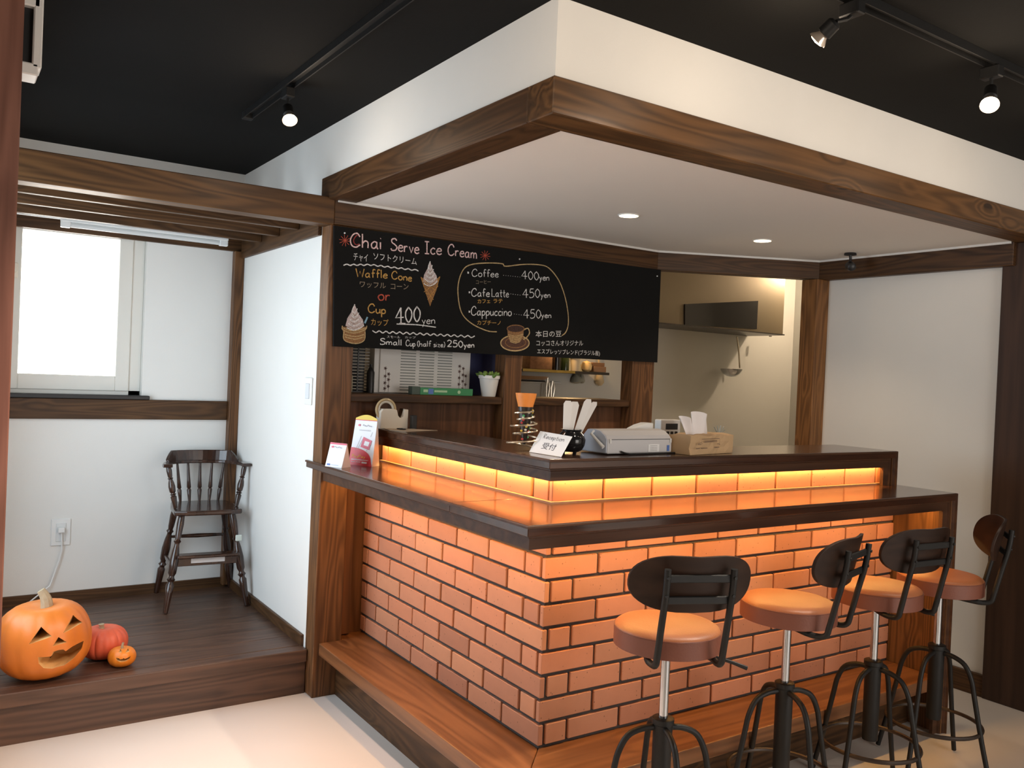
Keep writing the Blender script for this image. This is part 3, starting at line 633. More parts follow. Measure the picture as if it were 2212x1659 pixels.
# ice cream cone
cpoly([(625, 418), (690, 470), (748, 412), (725, 500), (684, 600), (652, 500)], CBR, 'cone_drawing', .0006)
b = MB()
for P in ([(625, 415), (684, 600), (748, 410)], [(625, 415), (690, 466), (748, 410)], [(632, 430), (688, 480), (742, 430)], [(650, 450), (720, 500)], [(725, 450), (645, 510)], [(655, 520), (710, 530)], [(690, 500), (690, 585)], [(640, 470), (705, 560)], [(735, 470), (668, 560)]):
    ribbon(b, [on(*cp(*q), y=YBD) for q in P], .0032, ZN, lift=.0012)
b.obj('cone_outline', chalk('cone_orange_chalk', (.55, .28, .08)), cb, world=True)
def swirl(cx, ytop, ybot, hw, name):
    cpoly([(cx, ytop), (cx+hw*.35, ytop+(ybot-ytop)*.35), (cx+hw*.85, ytop+(ybot-ytop)*.6), (cx+hw, ytop+(ybot-ytop)*.85), (cx+hw*.4, ybot), (cx-hw*.3, ybot), (cx-hw, ytop+(ybot-ytop)*.85), (cx-hw*.8, ytop+(ybot-ytop)*.55), (cx-hw*.35, ytop+(ybot-ytop)*.3)], chalk('cream_fill', (.62, .52, .52)), name, .0007)
    b = MB()
    for k in range(5):
        f = .25+k*.17; y = ytop+(ybot-ytop)*f; W_ = hw*min(1, f*1.05)
        ribbon(b, [on(*cp(*q), y=YBD) for q in smooth([(cx-W_*.9, y), (cx-W_*.2, y+16), (cx+W_*.5, y+6), (cx+W_, y-14)])], .004, ZN, lift=.0013)
    ribbon(b, [on(*cp(*q), y=YBD) for q in smooth([(cx, ytop), (cx-hw*.3, ytop+45), (cx-hw*.1, ytop+80)])], .004, ZN, lift=.0013)
    b.obj('swirl_lines', CW, cb, world=True)
    b = MB()
    for k in range(4):
        f = .35+k*.17; y = ytop+(ybot-ytop)*f; W_ = hw*min(1, f)
        ribbon(b, [on(*cp(*q), y=YBD) for q in smooth([(cx-W_*.7, y), (cx-W_*.1, y+15), (cx+W_*.6, y+2)])], .0022, ZN, lift=.0015)
    b.obj('swirl_shadow', CG, cb, world=True)
swirl(685, 312, 466, 48, 'swirl_drawing')
# ice cream cup
cpoly([(118, 735), (276, 735), (266, 765), (260, 822), (200, 845), (128, 822), (122, 765)], CBR, 'cup_drawing', .0005)
b = MB()
for P in ([(118, 728), (122, 755), (190, 775), (262, 755), (276, 728)], [(128, 765), (130, 820), (200, 843), (258, 822), (264, 765)], [(122, 742), (190, 762), (272, 742)], [(135, 800), (200, 815), (256, 800)], [(133, 785), (200, 798), (258, 785)]):
    ribbon(b, [on(*cp(*q), y=YBD) for q in smooth(P)], .0042, ZN, lift=.0011)
b.obj('cup_outline', CT, cb, world=True)
stroke([(262, 712), (280, 672)], .008, CBL, sm=False)
swirl(198, 590, 752, 60, 'swirl_drawing')
# coffee cup
def ell(cx, cy, rx, ry, n=28, a0=0, a1=2*PI): return [(cx+rx*math.cos(a0+(a1-a0)*k/n), cy+ry*math.sin(a0+(a1-a0)*k/n)) for k in range(n+1)]
cpoly(ell(1232, 840, 92, 50)[:-1], chalk('saucer_dark', (.10, .045, .03)), 'saucer_drawing', .0004)
stroke(ell(1232, 840, 92, 50), .006, CT, 'saucer_outline', sm=False, lift=.0009)
stroke(ell(1236, 836, 66, 34), .0035, CBR, 'saucer_outline', sm=False, lift=.0009)
cpoly([(1182, 735), (1290, 735), (1286, 800), (1262, 838), (1205, 838), (1186, 800)], chalk('cup_body_chalk', (.30, .16, .07)), 'coffee_cup_drawing', .0010)
cpoly(ell(1236, 748, 55, 24)[:-1], chalk('coffee_dark', (.06, .03, .025)), 'coffee_drawing', .0013)
stroke(ell(1236, 748, 55, 24), .0045, CBR, 'coffee_cup_rim', sm=False, lift=.0017)
b = MB()
for k in range(5): ribbon(b, [on(*cp(*q), y=YBD) for q in smooth([(1188+k*3, 785+k*11), (1236, 796+k*11), (1286-k*5, 782+k*11)])], .0034, ZN, lift=.0016)
ribbon(b, [on(*cp(*q), y=YBD) for q in smooth([(1288, 755), (1315, 745), (1325, 775), (1305, 805), (1284, 815)])], .0055, ZN, lift=.0016)
b.obj('coffee_cup_lines', CT, cb, world=True)

# ================================================================ bar stools
def stool(loc, ang, label):
    """ang = direction (radians) in which the backrest lies"""
    t = thing('bar_stool', label, 'bar stool', loc, ang, 'swivel bar stools along the bar')
    R = .1425
    MB().lathe([(0, .10), (0, R-.008), (.08, R-.001), (.55, R), (.78, R-.001), (.86, R-.004), (.94, R-.012), (1, R-.03), (1.05, 0)], (0, 0, .640), (0, 0, .705), 48).obj('seat', LEATH, t, smooth=True)
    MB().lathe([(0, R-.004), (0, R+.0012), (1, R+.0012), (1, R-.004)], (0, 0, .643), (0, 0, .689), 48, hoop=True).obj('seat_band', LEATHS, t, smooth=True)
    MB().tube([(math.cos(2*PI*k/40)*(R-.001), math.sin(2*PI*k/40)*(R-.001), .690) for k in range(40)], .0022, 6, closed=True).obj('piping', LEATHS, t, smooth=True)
    b = MB(); b.lathe([(0, .030), (.4, .045), (1, .050)], (0, 0, .618), (0, 0, .640), 24); b.box(-.085, .085, -.06, .06, .638, .646); b.obj('seat_plate', IRON, t)
    MB().lathe([(0, .0125), (1, .0125)], (0, 0, .42), (0, 0, .622), 24).obj('gas_column', CHROME, t, smooth=True)
    b = MB(); b.lathe([(0, .0245), (.02, .0255), (.93, .0265), (.94, .030), (.99, .030), (1, .026)], (0, 0, .175), (0, 0, .445), 24); b.obj('hub', IRON, t, smooth=True)
    for k in range(4):
        a = -ang + .655*0 + LEGA + k*PI/2; c, s = math.cos(a), math.sin(a)
        P = smooth([(c*r, s*r, z) for r, z in ((.022, .418), (.060, .414), (.098, .395), (.122, .350), (.135, .29), (.165, .145), (.198, .0085))], 4)
        P = [(x, y, max(z, .0085)) for x, y, z in P]
        MB().tube(P, .0085, 10).obj('leg', IRON, t, smooth=True)
    RR = .157
    MB().tube([(math.cos(2*PI*k/48)*RR, math.sin(2*PI*k/48)*RR, .165) for k in range(48)], .0072, 8, closed=True).obj('foot_ring', IRONB, t, smooth=True)
    MB().tube([(.02, .03, .632), (.05, .10, .628), (.065, .165, .610), (.075, .20, .598)], [.004, .004, .005, .006], 8).obj('lever', IRON, t, smooth=True)
    for s in (-1, 1):
        y = s*.088
        P = smooth([(.03, s*.06, .638), (.09, y, .634), (.128, y, .632), (.150, y, .640), (.158, y, .665), (.175, y, .74), (.196, y, .83), (.203, y, .893)], 4)
        MB().tube(P, .0088, 10).obj('back_post', IRON, t, smooth=True)
    for z, x in ((.868, .196), (.812, .186)):
        box(x-.004, x+.004, -.088, .088, z-.010, z+.010, bev=.002).obj('back_bar', IRON, t)
    for s in (-1, 1):
        for z, x in ((.872, .205), (.826, .198)):
            MB().lathe([(0, .0055), (1, .004)], (x, s*.088, z), (x+.008, s*.088, z), 10).obj('bolt', IRON, t)
    # curved stadium plywood back
    b = MB(); hw, hh, rc = .166, .076, .066; th = .010; n = 44; ring = []
    for k in range(n):
        a = 2*PI*k/n; ca, sa = math.cos(a), math.sin(a)
        yy = math.copysign(abs(ca)**(.66), ca)*hw; zz = math.copysign(abs(sa)**(.88), sa)*hh
        zz *= (1 - .07*math.exp(-(yy/.06)**2)) if zz > 0 else 1
        ring.append((yy, zz))
    def px(y, z, o): return (.186+o + (z)*.20 - (y*y)*1.75, y, .851+z)
    M = 7; F, Bk = [], []
    for q in range(M+1):
        f = q/M
        F.append([b.bm.verts.new(px(y*f, z*f, 0)) for y, z in ring] if q else [b.bm.verts.new(px(0, 0, 0))])
        Bk.append([b.bm.verts.new(px(y*f, z*f, -th)) for y, z in ring] if q else [b.bm.verts.new(px(0, 0, -th))])
    for S in (F, Bk):
        for q in range(M):
            for k in range(n):
                k2 = (k+1) % n
                b.bm.faces.new((S[0][0], S[1][k], S[1][k2]) if q == 0 else (S[q][k], S[q+1][k], S[q+1][k2], S[q][k2]))
    for k in range(n):
        k2 = (k+1) % n; b.bm.faces.new((F[M][k], Bk[M][k], Bk[M][k2], F[M][k2]))
    b.obj('backrest', WBK, t, smooth=True, bevel=.0015)
    return t
LEGA = math.radians(-2)
SC = [((.121, -.40), -112.5, -25, 'bar stool nearest the camera with its dark oval back turned squarely towards the viewer'),
      ((.657, -.376), -74, -17, 'second bar stool from the brick corner, its back swung to the right'),
      ((1.114, -.378), -95, 8.5, 'third bar stool from the brick corner, its back before the counter end panel'),
      ((1.499, -.38), -53, 7, 'farthest bar stool, beside the right wall with its back swung outwards')]
for (xy, a, leg, lab) in SC:
    LEGA = math.radians(leg); stool((xy[0], xy[1], 0), math.radians(a), lab)

# ================================================================ high chair
hc = thing('high_chair', 'dark turned wooden child high chair standing in the alcove corner', 'chair', (-.437, 2.235, PLT), math.radians(-5))
def turned(p0, p1, r, name, parent=hc, beads=(.30, .36, .68, .74)):
    pr = [(0, r*.62), (.03, r*.7), (.20, r*.95), (.28, r*1.05), (.30, r*.72), (.315, r*.72), (.335, r*1.12), (.355, r*.75), (.37, r*.7), (.40, r*1.05), (.52, r*1.18), (.62, r*.95), (.68, r*.66), (.70, r*.66), (.72, r*1.0), (.74, r*.66), (.78, r*.8), (.9, r*.95), (1, r*.8)]
    return MB().lathe(pr, Vector(p0)+Vector((0, 0, .003)), p1, 16).obj(name, WCH, parent, smooth=True)
H = .462   # seat height above the platform
feet = {(-1, -1): (-.184, -.205), (1, -1): (.184, -.19), (-1, 1): (-.180, .190), (1, 1): (.176, .185)}
b = MB()
seat = [(-.155, -.150), (-.10, -.168), (.10, -.168), (.155, -.150), (.150, .02), (.135, .135), (.07, .160), (-.07, .160), (-.135, .135), (-.150, .02)]
b.prism([(x, y, H-.022) for x, y in seat], (0, 0, .024)); b.obj('seat', WCH, hc, bevel=.007)
for (sx, sy), (fx, fy) in feet.items(): turned((fx, fy, 0), (sx*.115, sy*.11, H-.02), .0175, 'leg')
def lerp(f, s, h): 
    fx, fy = feet[s]; k = h/(H-.02); return Vector((fx+(s[0]*.115-fx)*k, fy+(s[1]*.11-fy)*k, h))
for a, c, h in (((-1, 1), (1, 1), .29), ((-1, -1), (-1, 1), .20), ((1, -1), (1, 1), .20)):
    A, B = lerp(0, a, h), lerp(0, c, h); M_ = (A+B)/2; MB().tube([A, A*.75+B*.25, M_, A*.25+B*.75, B], [.006, .009, .011, .009, .006], 12).obj('stretcher', WCH, hc, smooth=True)
A, B = lerp(0, (-1, -1), .225), lerp(0, (1, -1), .225)
b = MB(); b.box(A.x-.0, B.x+.0, A.y-.006, A.y+.006, .205, .245); b.obj('front_rail', WCH, hc, bevel=.002)
b = MB(); b.box(A.x-.0+.01, B.x-.01, A.y-.045, A.y+.02, .246, .262); b.obj('foot_rest', WCH, hc, bevel=.005)
box(A.x+.075, B.x-.07, A.y-.0075, A.y-.006, .218, .240).obj('paper_label', PAPER, hc)
box(.120, .150, -.190, -.182, .315, .345, bev=.004).obj('sticker', mat('pale_sticker', (.6, .66, .6), .5), hc)
# back: curved arm rail with crest
arc = smooth([(-.182, -.085, H+.198), (-.174, .02, H+.194), (-.136, .115, H+.193), (-.055, .155, H+.192), (.055, .155, H+.192), (.136, .115, H+.193), (.174, .02, H+.194), (.182, -.085, H+.198)], 5)
b = MB(); prev = None
for i, p in enumerate(arc):
    p = Vector(p); t_ = (Vector(arc[min(i+1, len(arc)-1)])-Vector(arc[max(i-1, 0)])).normalized(); s_ = Vector((-t_.y, t_.x, 0))*(.017 if 2 < i < len(arc)-3 else .022)
    cur = [b.bm.verts.new(p+s_), b.bm.verts.new(p-s_), b.bm.verts.new(p-s_+Vector((0, 0, .016))), b.bm.verts.new(p+s_+Vector((0, 0, .016)))]
    if prev:
        for k in range(4): b.bm.faces.new((prev[k], prev[(k+1) % 4], cur[(k+1) % 4], cur[k]))
    else: b.bm.faces.new(cur[::-1])
    prev = cur
b.bm.faces.new(prev); b.obj('arm_rail', WCH, hc, bevel=.004)
b = MB(); prev = None; CR_ = [q for q in arc if q[1] > .06]
for i, p in enumerate(CR_):
    f = i/(len(CR_)-1); e = min(1, min(f, 1-f)*7); hgt = .012+.042*min(1, e)
    p = Vector(p); n_ = Vector((p.x, p.y+.05, 0)).normalized()*.007
    cur = [b.bm.verts.new(p-n_+Vector((0, 0, .012))), b.bm.verts.new(p+n_+Vector((0, 0, .012))), b.bm.verts.new(p+n_*2.2+Vector((0, 0, .012+hgt))), b.bm.verts.new(p+n_*.2+Vector((0, 0, .012+hgt)))]
    if prev:
        for k in range(4): b.bm.faces.new((prev[k], prev[(k+1) % 4], cur[(k+1) % 4], cur[k]))
    else: b.bm.faces.new(cur[::-1])
    prev = cur
b.bm.faces.new(prev); b.obj('crest', WCH, hc, bevel=.003)
for x0, x1 in ((-.09, -.112), (-.047, -.058), (0, 0), (.047, .058), (.09, .112)):
    y1 = .155 if abs(x1) < .1 else .130
    MB().lathe([(0, .006), (.15, .0085), (.3, .0105), (.34, .007), (.37, .0105), (.6, .008), (1, .0055)], (x0, .135, H), (x1, y1, H+.195), 12).obj('spindle', WCH, hc, smooth=True)
for s in (-1, 1): turned((s*.140, -.075, H), (s*.176, -.055, H+.199), .0135, 'arm_post')

# ================================================================ pumpkins
INNER = mat('shaded_hollow', (.10, .045, .018), .9)  # inner wall coloured dark to stand in for the shade inside
SKIN = mat('orange_pumpkin_skin', (.58, .16, .018), .42, var=.18, vs=9, bump=.2, bs=60); FLESH = mat('pale_pumpkin_flesh', (.72, .44, .17), .7, var=.15, vs=14)
STEM = mat('dry_stem', (.34, .27, .17), .85, var=.3, vs=60, bump=.6, bs=90)
def pumpkin_mesh(R, Hh, ribs, depth, top, wall=None, seg=96):
    b = MB(); n = 22; prof = []
    for k in range(n+1):
        a = -PI/2 + PI*k/n; r = R*max(0, math.cos(a))**.72; z = Hh/2*math.copysign(abs(math.sin(a))**.9, math.sin(a))
        dip = math.exp(-(r/(R*.32))**2)*Hh*top*(1 if a > 0 else .6)
        prof.append((Hh/2+z-math.copysign(dip, a if a else 1), r if 0 < k < n else 0))
    b.lathe(prof, (0, 0, 0), (0, 0, 1), seg, ribs=ribs, ramp=depth)
    if wall:
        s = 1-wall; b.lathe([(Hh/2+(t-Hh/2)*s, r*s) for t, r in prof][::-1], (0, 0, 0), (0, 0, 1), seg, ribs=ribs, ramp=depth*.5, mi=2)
    return b
def carve(o, cutters):
    """cutters: world-space polygons swept along a vector"""
    b = MB()
    for poly, vec in cutters: b.prism(poly, vec, mi=1)
    bmesh.ops.recalc_face_normals(b.bm, faces=b.bm.faces)
    me = bpy.data.meshes.new('cutter'); b.bm.to_mesh(me); b.bm.free(); me.materials.append(SKIN); me.materials.append(FLESH); me.materials.append(INNER)
    c = bpy.data.objects.new('cutter', me); C.objects.link(c)
    m = o.modifiers.new('carve', 'BOOLEAN'); m.object = c; m.operation = 'DIFFERENCE'; m.solver = 'EXACT'
    bpy.context.view_layer.update(); dg = bpy.context.evaluated_depsgraph_get(); new = bpy.data.meshes.new_from_object(o.evaluated_get(dg))
    o.modifiers.remove(m); o.data = new; bpy.data.objects.remove(c)
    for p in new.polygons: p.use_smooth = True
    new.set_sharp_from_angle(angle=math.radians(30))
P5 = lambda x, y: (x/6.379, 1260+y/6.38)
big = thing('carved_pumpkin', 'large orange carved pumpkin with grinning face on the platform at the left', 'pumpkin', (-1.182, 1.435, PLT))
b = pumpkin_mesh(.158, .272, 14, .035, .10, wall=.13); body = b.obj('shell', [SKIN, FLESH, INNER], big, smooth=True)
body.rotation_euler = (0, math.radians(-3), 0)
bc = Vector((-1.182, 1.435, PLT+.136)); vd = (bc-CAM).normalized()
def ray_poly(pts): return [on(*P5(x, y), y=1.20) for x, y in pts]
# cut straight through the front wall along the mean viewing direction of the face
fd = Vector((.30, .95, 0.02)).normalized()
def cut(pts, depth=.17):
    poly = []
    for x, y in pts:
        d = (on(*P5(x, y), y=1.5)-CAM).normalized()
        tt = (bc-CAM).dot(fd)/d.dot(fd)-.158/d.dot(fd)*.98
        poly.append(CAM+d*tt-fd*.05)
    return (poly, fd*(depth+.05))
carve(body, [cut([(548, 622), (395, 842), (705, 745)]), cut([(930, 545), (842, 728), (1055, 660)]), cut([(785, 770), (715, 882), (895, 852)]),
             cut([(525, 1018), (700, 1015), (725, 955), (790, 945), (850, 945), (880, 975), (960, 930), (1085, 905), (1060, 1010), (970, 1110), (850, 1185), (700, 1205), (590, 1180), (530, 1110)])])
for v in body.data.vertices: pass
body.location = Vector((0, 0, 0))
P = smooth([(0, 0, .245), (-.004, .0, .275), (-.012, .002, .295), (-.022, .004, .312)], 3)
MB().tube(P, [.022-.0009*i for i in range(len(P))], 9).obj('stem', STEM, big, smooth=False)
b = MB()
for k in range(16):
    c = Vector((random.uniform(-.06, .02), random.uniform(-.10, -.03), random.uniform(.05, .085)))
    b.tube([c+Vector((random.uniform(-.02, .02), random.uniform(-.02, .02), random.uniform(-.015, .015))) for _ in range(4)], .003, 5)
b.obj('foil_filling', mat('crumpled_foil', (.35, .33, .33), .25, .9), big)
red = thing('squash', 'reddish ribbed squash beside the large carved pumpkin', 'pumpkin', (-.972, 1.545, PLT))
b = pumpkin_mesh(.088, .125, 18, .05, .10); o = b.obj('body', mat('red_squash_skin', (.62, .105, .045), .5, var=.3, vs=12, bump=.3, bs=50), red, smooth=True)
MB().tube([(-.008, 0, .108), (-.009, 0, .122), (-.010, 0, .132)], [.011, .009, .011], 9).obj('stem', STEM, red)
sm_ = thing('carved_pumpkin', 'tiny orange carved pumpkin in front of the red squash', 'pumpkin', (-.926, 1.418, PLT))
b = pumpkin_mesh(.050, .072, 12, .03, .08, wall=.16, seg=60); s = b.obj('shell', [mat('bright_pumpkin_skin', (.72, .21, .015), .4, var=.1), FLESH, INNER], sm_, smooth=True)
sb = Vector((-.926, 1.418, PLT+.036))
def cut2(pts):
    poly = []
    for x, y in pts:
        d = (on(*P5(x, y), y=1.4)-CAM).normalized(); tt = (sb-CAM).dot(fd)/d.dot(fd)-.058; poly.append(CAM+d*tt)
    return (poly, fd*.045)
carve(s, [cut2([(1645, 945), (1620, 975), (1670, 975)]), cut2([(1740, 945), (1715, 978), (1770, 975)]),
          cut2([(1590, 1040), (1640, 1042), (1650, 1055), (1690, 1050), (1700, 1040), (1715, 1055), (1790, 1030), (1770, 1065), (1720, 1088), (1660, 1092), (1610, 1075)])])
MB().tube([(0, 0, .062), (0, .0, .078), (.003, 0, .088)], [.006, .0045, .004], 8).obj('stem', STEM, sm_)

# ================================================================ things on the lower counter (left end)
RED = mat('red_print', (.70, .03, .04), .35); PINKP = mat('pale_pink_print', (.85, .66, .72), .4); YEL = mat('yellow_print', (.85, .60, .05), .45); PNK = mat('red_pink_print', (.75, .12, .18), .4)
GLOSSW = mat('glossy_card', (.84, .82, .84), .3); DGR = mat('grey_print', (.28, .27, .28), .6); BLU = mat('blue_print', (.10, .20, .55), .5); ORP = mat('orange_print', (.95, .45, .05), .5)
st = thing('payment_sign', 'tall white and red payment sign with a yellow rounded top on the counter end', 'sign', (-.05, 1.21, ZL))
# front face plane: leans back slightly, faces the camera
a0 = on(753, 1003, z=ZL); a1 = a0+Vector((.50, -.86, 0)).normalized()*.114
ux = (a1-a0).normalized(); nf = Vector((ux.y, -ux.x, 0)); UPV = (Vector((0, 0, 1))-nf*.15).normalized()
WS, HS = (a1-a0).length, .198
def sp(a, h, lift=0): return a0+ux*(a*WS)+UPV*(h*HS)+nf*lift
b = MB(); b.prism([sp(0, 0), sp(1, 0), sp(.985, .94), sp(.06, .94)], -nf*.001); b.prism([sp(1, 0), sp(.985, .94), sp(.985, .94)-nf*.004, sp(1, 0)-nf*.050], ux*.001)
b.prism([sp(0, 0)-nf*.051, sp(1, 0)-nf*.051, sp(.985, .94)-nf*.003, sp(.06, .94)-nf*.003], -nf*.001); b.obj('card', GLOSSW, st, world=True)
top = [sp(.06+.925*k/12, .94+.075*math.sin(PI*k/12)+.03, .0006) for k in range(13)]
b = MB(); b.prism([sp(.06, .93, .0006)]+top+[sp(.985, .93, .0006)], -nf*.001); b.obj('yellow_header', YEL, st, world=True)
b = MB(); b.prism([sp(.055, .925, .001), sp(.99, .925, .001), sp(.99, .94, .001), sp(.055, .94, .001)], nf*.0005); b.obj('red_line', RED, st, world=True)
arcp = [sp(0, 0, .0012)]+[sp(1.0-.02*k/10-0, 0, .0012) for k in (0,)]+[sp(.02+.93*math.cos(PI/2*k/10)**.9, .36*math.sin(PI/2*k/10)**.7, .0012) for k in range(1, 10)]+[sp(.02, .36, .0012)]
b = MB(); b.prism(arcp, nf*.0004); b.obj('red_corner', RED, st, world=True)
b = MB(); b.prism([sp(.42, .38, .0012), sp(.80, .33, .0012), sp(.88, .52, .0012), sp(.50, .59, .0012)], nf*.0005); b.obj('phone_picture', PNK, st, world=True)
b = MB(); b.prism([sp(.55, .42, .002), sp(.75, .40, .002), sp(.79, .49, .002), sp(.59, .51, .002)], nf*.0003); b.obj('phone_screen', GLOSSW, st, world=True)
b = MB()
for q in ((.22, .30, .40, .60), (.30, .32, .48, .55), (.80, .60, .86, .70), (.68, .30, .86, .44)): ribbon(b, [sp(q[0], q[1]), sp(q[2], q[3])], .0012, nf, lift=.0018)
b.obj('hand_drawing', DGR, st, world=True)
spl = lambda u, v: sp(u, v)
def swrite(s, x0, x1, y, h, m, wd, parent, name='print_text', f=sp, nrm=None):
    b = MB(); W = sum(GL[c][0]+1.6 for c in s)-1.6; x = 0
    for c in s:
        for stt in GL[c][1].split('/'):
            if not stt: continue
            sharp = stt[0] == '*'; Pp = [tuple(map(float, q.split(','))) for q in stt.lstrip('*').split()]
            if not sharp: Pp = smooth(Pp, 3)
            ribbon(b, [f(x0+(x1-x0)*(x+px)/W, y+h*py/10) for px, py in Pp], wd, nrm if nrm is not None else nf, lift=.0024)
        x += GL[c][0]+1.6
    return b.obj(name, m, parent, world=True)
swrite('PayPay', .12, .68, .16, .055, ORP, .0022, st); swrite('PayPay', .42, .80, .81, .03, DGR, .0012, st)
b = MB(); b.prism([sp(.26+.05*math.cos(2*PI*k/16), .825+.022*math.sin(2*PI*k/16), .0015) for k in range(16)], nf*.0005); b.obj('round_logo', PNK, st, world=True)
b = MB()
for y, x0, x1 in ((.118, .10, .84), (.108, .10, .80)): ribbon(b, [sp(x0+(x1-x0)*k/20, y+.004*(k % 2)) for k in range(21)], .0013, nf, lift=.0022)
for y, x0, x1 in ((.065, .10, .26), (.065, .30, .50)): ribbon(b, [sp(x0+(x1-x0)*k/10, y+.012*(k % 2)) for k in range(11)], .0016, nf, lift=.0022)
b.prism([sp(.56, .048, .002), sp(.78, .048, .002), sp(.78, .082, .002), sp(.56, .082, .002)], nf*.0004); b.obj('small_print', GLOSSW, st, world=True)
b = MB()
for y in (.73, .715): ribbon(b, [sp(.28+.5*k/14, y+.003*(k % 2)) for k in range(15)], .0008, nf, lift=.002)
b.obj('small_print', DGR, st, world=True)

qr = thing('table_tent', 'small white folded tent card with a red top edge at the counter end', 'sign', (-.165, 1.235, ZL))
q0 = on(702, 1007, z=ZL); q1 = q0+Vector((.45, -.89, 0)).normalized()*.084; qx = (q1-q0).normalized(); qn = Vector((qx.y, -qx.x, 0)); WQ = (q1-q0).length
QU = (Vector((0, 0, 1))-qn*.30).normalized()
def qp(a, h, lift=0): return q0+qx*(a*WQ)+QU*(h*.098)+qn*lift
b = MB(); b.prism([qp(0, 0), qp(1, 0), qp(1, 1), qp(0.0, 1)], -qn*.0008); bb = -qn*.055
b.prism([qp(0, 0)+bb, qp(1, 0)+bb, qp(1, 1)-qn*.001, qp(0, 1)-qn*.001], -qn*.0008); b.prism([qp(1, 0), qp(1, 0)+bb, qp(1, .98)], qx*.0006); b.obj('card', GLOSSW, qr, world=True)
b = MB(); b.prism([qp(0, .93, .0006), qp(1, .93, .0006), qp(1, 1, .0006), qp(0, 1, .0006)], qn*.0005); b.obj('red_edge', PNK, qr, world=True)
swrite('PayPay', .34, .78, .80, .055, DGR, .0011, qr, f=qp, nrm=qn)
b = MB(); b.prism([qp(.2+.08*math.cos(2*PI*k/14), .825+.04*math.sin(2*PI*k/14), .001) for k in range(14)], qn*.0004); b.obj('round_logo', PNK, qr, world=True)
b = MB(); b.prism([qp(.10, .06, .001), qp(.28, .06, .001), qp(.28, .13, .001), qp(.10, .13, .001)], qn*.0004); ribbon(b, [qp(.34, .09), qp(.8, .09)], .001, qn, lift=.0014); b.obj('blue_logo', BLU, qr, world=True)

# ================================================================ things on the upper counter
td = thing('tape_dispenser', 'cream tape dispenser with a large tape roll at the far left of the upper counter', 'tape dispenser', (.06, 1.20, ZU))
poly = [(0, 0), (.128, 0), (.128, .083), (.108, .083), (.104, .052), (.092, .046), (.082, .055), (.075, .080), (.062, .084), (.010, .084), (0, .070)]
MB().prism([(-.005+x, 1.185, ZU+z) for x, z in poly], (0, .045, 0)).obj('body', CREAM, td, world=True, bevel=.003)
b = MB(); cR = (.028, 1.207, ZU+.080)
for r0, m_, nm in ((.043, mat('clear_tape', (.55, .42, .24), .25), 'tape_roll'), (.033, mat('roll_core', (.62, .58, .5), .6), 'core')):
    MB().tube([(cR[0]+r0*math.cos(2*PI*k/36), cR[1], cR[2]+r0*math.sin(2*PI*k/36)) for k in range(36)], .0055, 8, closed=True).obj(nm, m_, td, world=True, smooth=True)
b = MB(); b.prism([(.096-.005, 1.19, ZU+.048), (.106-.005, 1.19, ZU+.086), (.110-.005, 1.19, ZU+.086), (.106-.005, 1.19, ZU+.048)], (0, .034, 0)); b.obj('cutter', STEEL, td, world=True)
pp = MB().prism([on(826, 921, z=ZU+.001)*.3+Vector((.0, 1.17, ZU+.001))*.7, Vector((.13, 1.17, ZU+.001)), Vector((.215, 1.09, ZU+.001)), Vector((.032, 1.02, ZU+.001)), Vector((-.002, 1.10, ZU+.001))], (0, 0, .0012))
tag(pp.obj('paper_sheet', mat('kraft_paper', (.50, .38, .27), .8)), 'brown paper sheet lying under the tape dispenser edge', 'paper')
t = thing('scissors', 'small black scissors lying on the brown paper sheet', 'scissors', (.06, 1.12, ZU+.0025))
for s_ in (-1, 1): MB().tube([(.012*math.cos(2*PI*k/14)+.0, s_*.013+.009*math.sin(2*PI*k/14), .003) for k in range(14)], .0025, 6, closed=True).obj('handle', BLK, t, smooth=True)
b = MB(); b.prism([(.010, -.004, .002), (.065, .000, .002), (.012, .004, .002)], (0, 0, .002)); b.obj('blade', STEEL, t)
tag(box(.128, .150, 1.155, 1.18, ZU+.0005, ZU+.06, bev=.002).obj('black_box', BLK), 'small black box behind the paper right of the tape dispenser', 'box')

# wire tree with sweets bag
gt = thing('wire_tree', 'wire spiral stand holding an orange topped black sweets bag on the counter corner', 'ornament', (.084, .262, ZU))
N_ = 150; P = []
for k in range(N_):
    f = k/(N_-1); a = f*2*PI*6.0; z = .004+.150*f**.75; r = .040*(1-f)**.7+.012+.008*math.sin(f*19)
    P.append((r*math.cos(a), r*math.sin(a), z))
MB().tube(P, .0030, 6).obj('wire_spiral', mat('champagne_wire', (.78, .65, .48), .25, .8), gt, smooth=True)
b = MB(); b.lathe([(0, .006), (.25, .011), (.6, .019), (1, .026)], (0, 0, .02), (0, 0, .145), 20); b.obj('bag', mat('dark_foil_bag', (.03, .022, .018), .25), gt, smooth=True)
b = MB(); b.lathe([(0, .024), (.3, .027), (.7, .033), (1, .036), (1.0, .030), (.8, .020)], (0, 0, .135), (0, 0, .19), 22, ribs=9, ramp=.10); b.obj('bag_top', mat('orange_paper', (.85, .28, .05), .5, var=.15, vs=30), gt, smooth=True)
cols = [mat('sweet_yellow', (.8, .55, .08), .3), mat('sweet_green', (.12, .5, .2), .3), mat('sweet_red', (.7, .08, .08), .3), mat('sweet_white', (.8, .75, .65), .3)]
for k in range(18):
    z = random.uniform(.03, .138); a = random.uniform(PI, 2*PI); r = .007+.019*(z-.02)/.125
    bm_ = MB(); bm_.lathe([(0, 0), (.2, .0035), (.5, .0045), (.8, .0035), (1, 0)], (r*math.cos(a), r*math.sin(a), z-.0045), (r*math.cos(a), r*math.sin(a), z+.0045), 10); bm_.obj('sweet', cols[k % 4], gt, smooth=True)

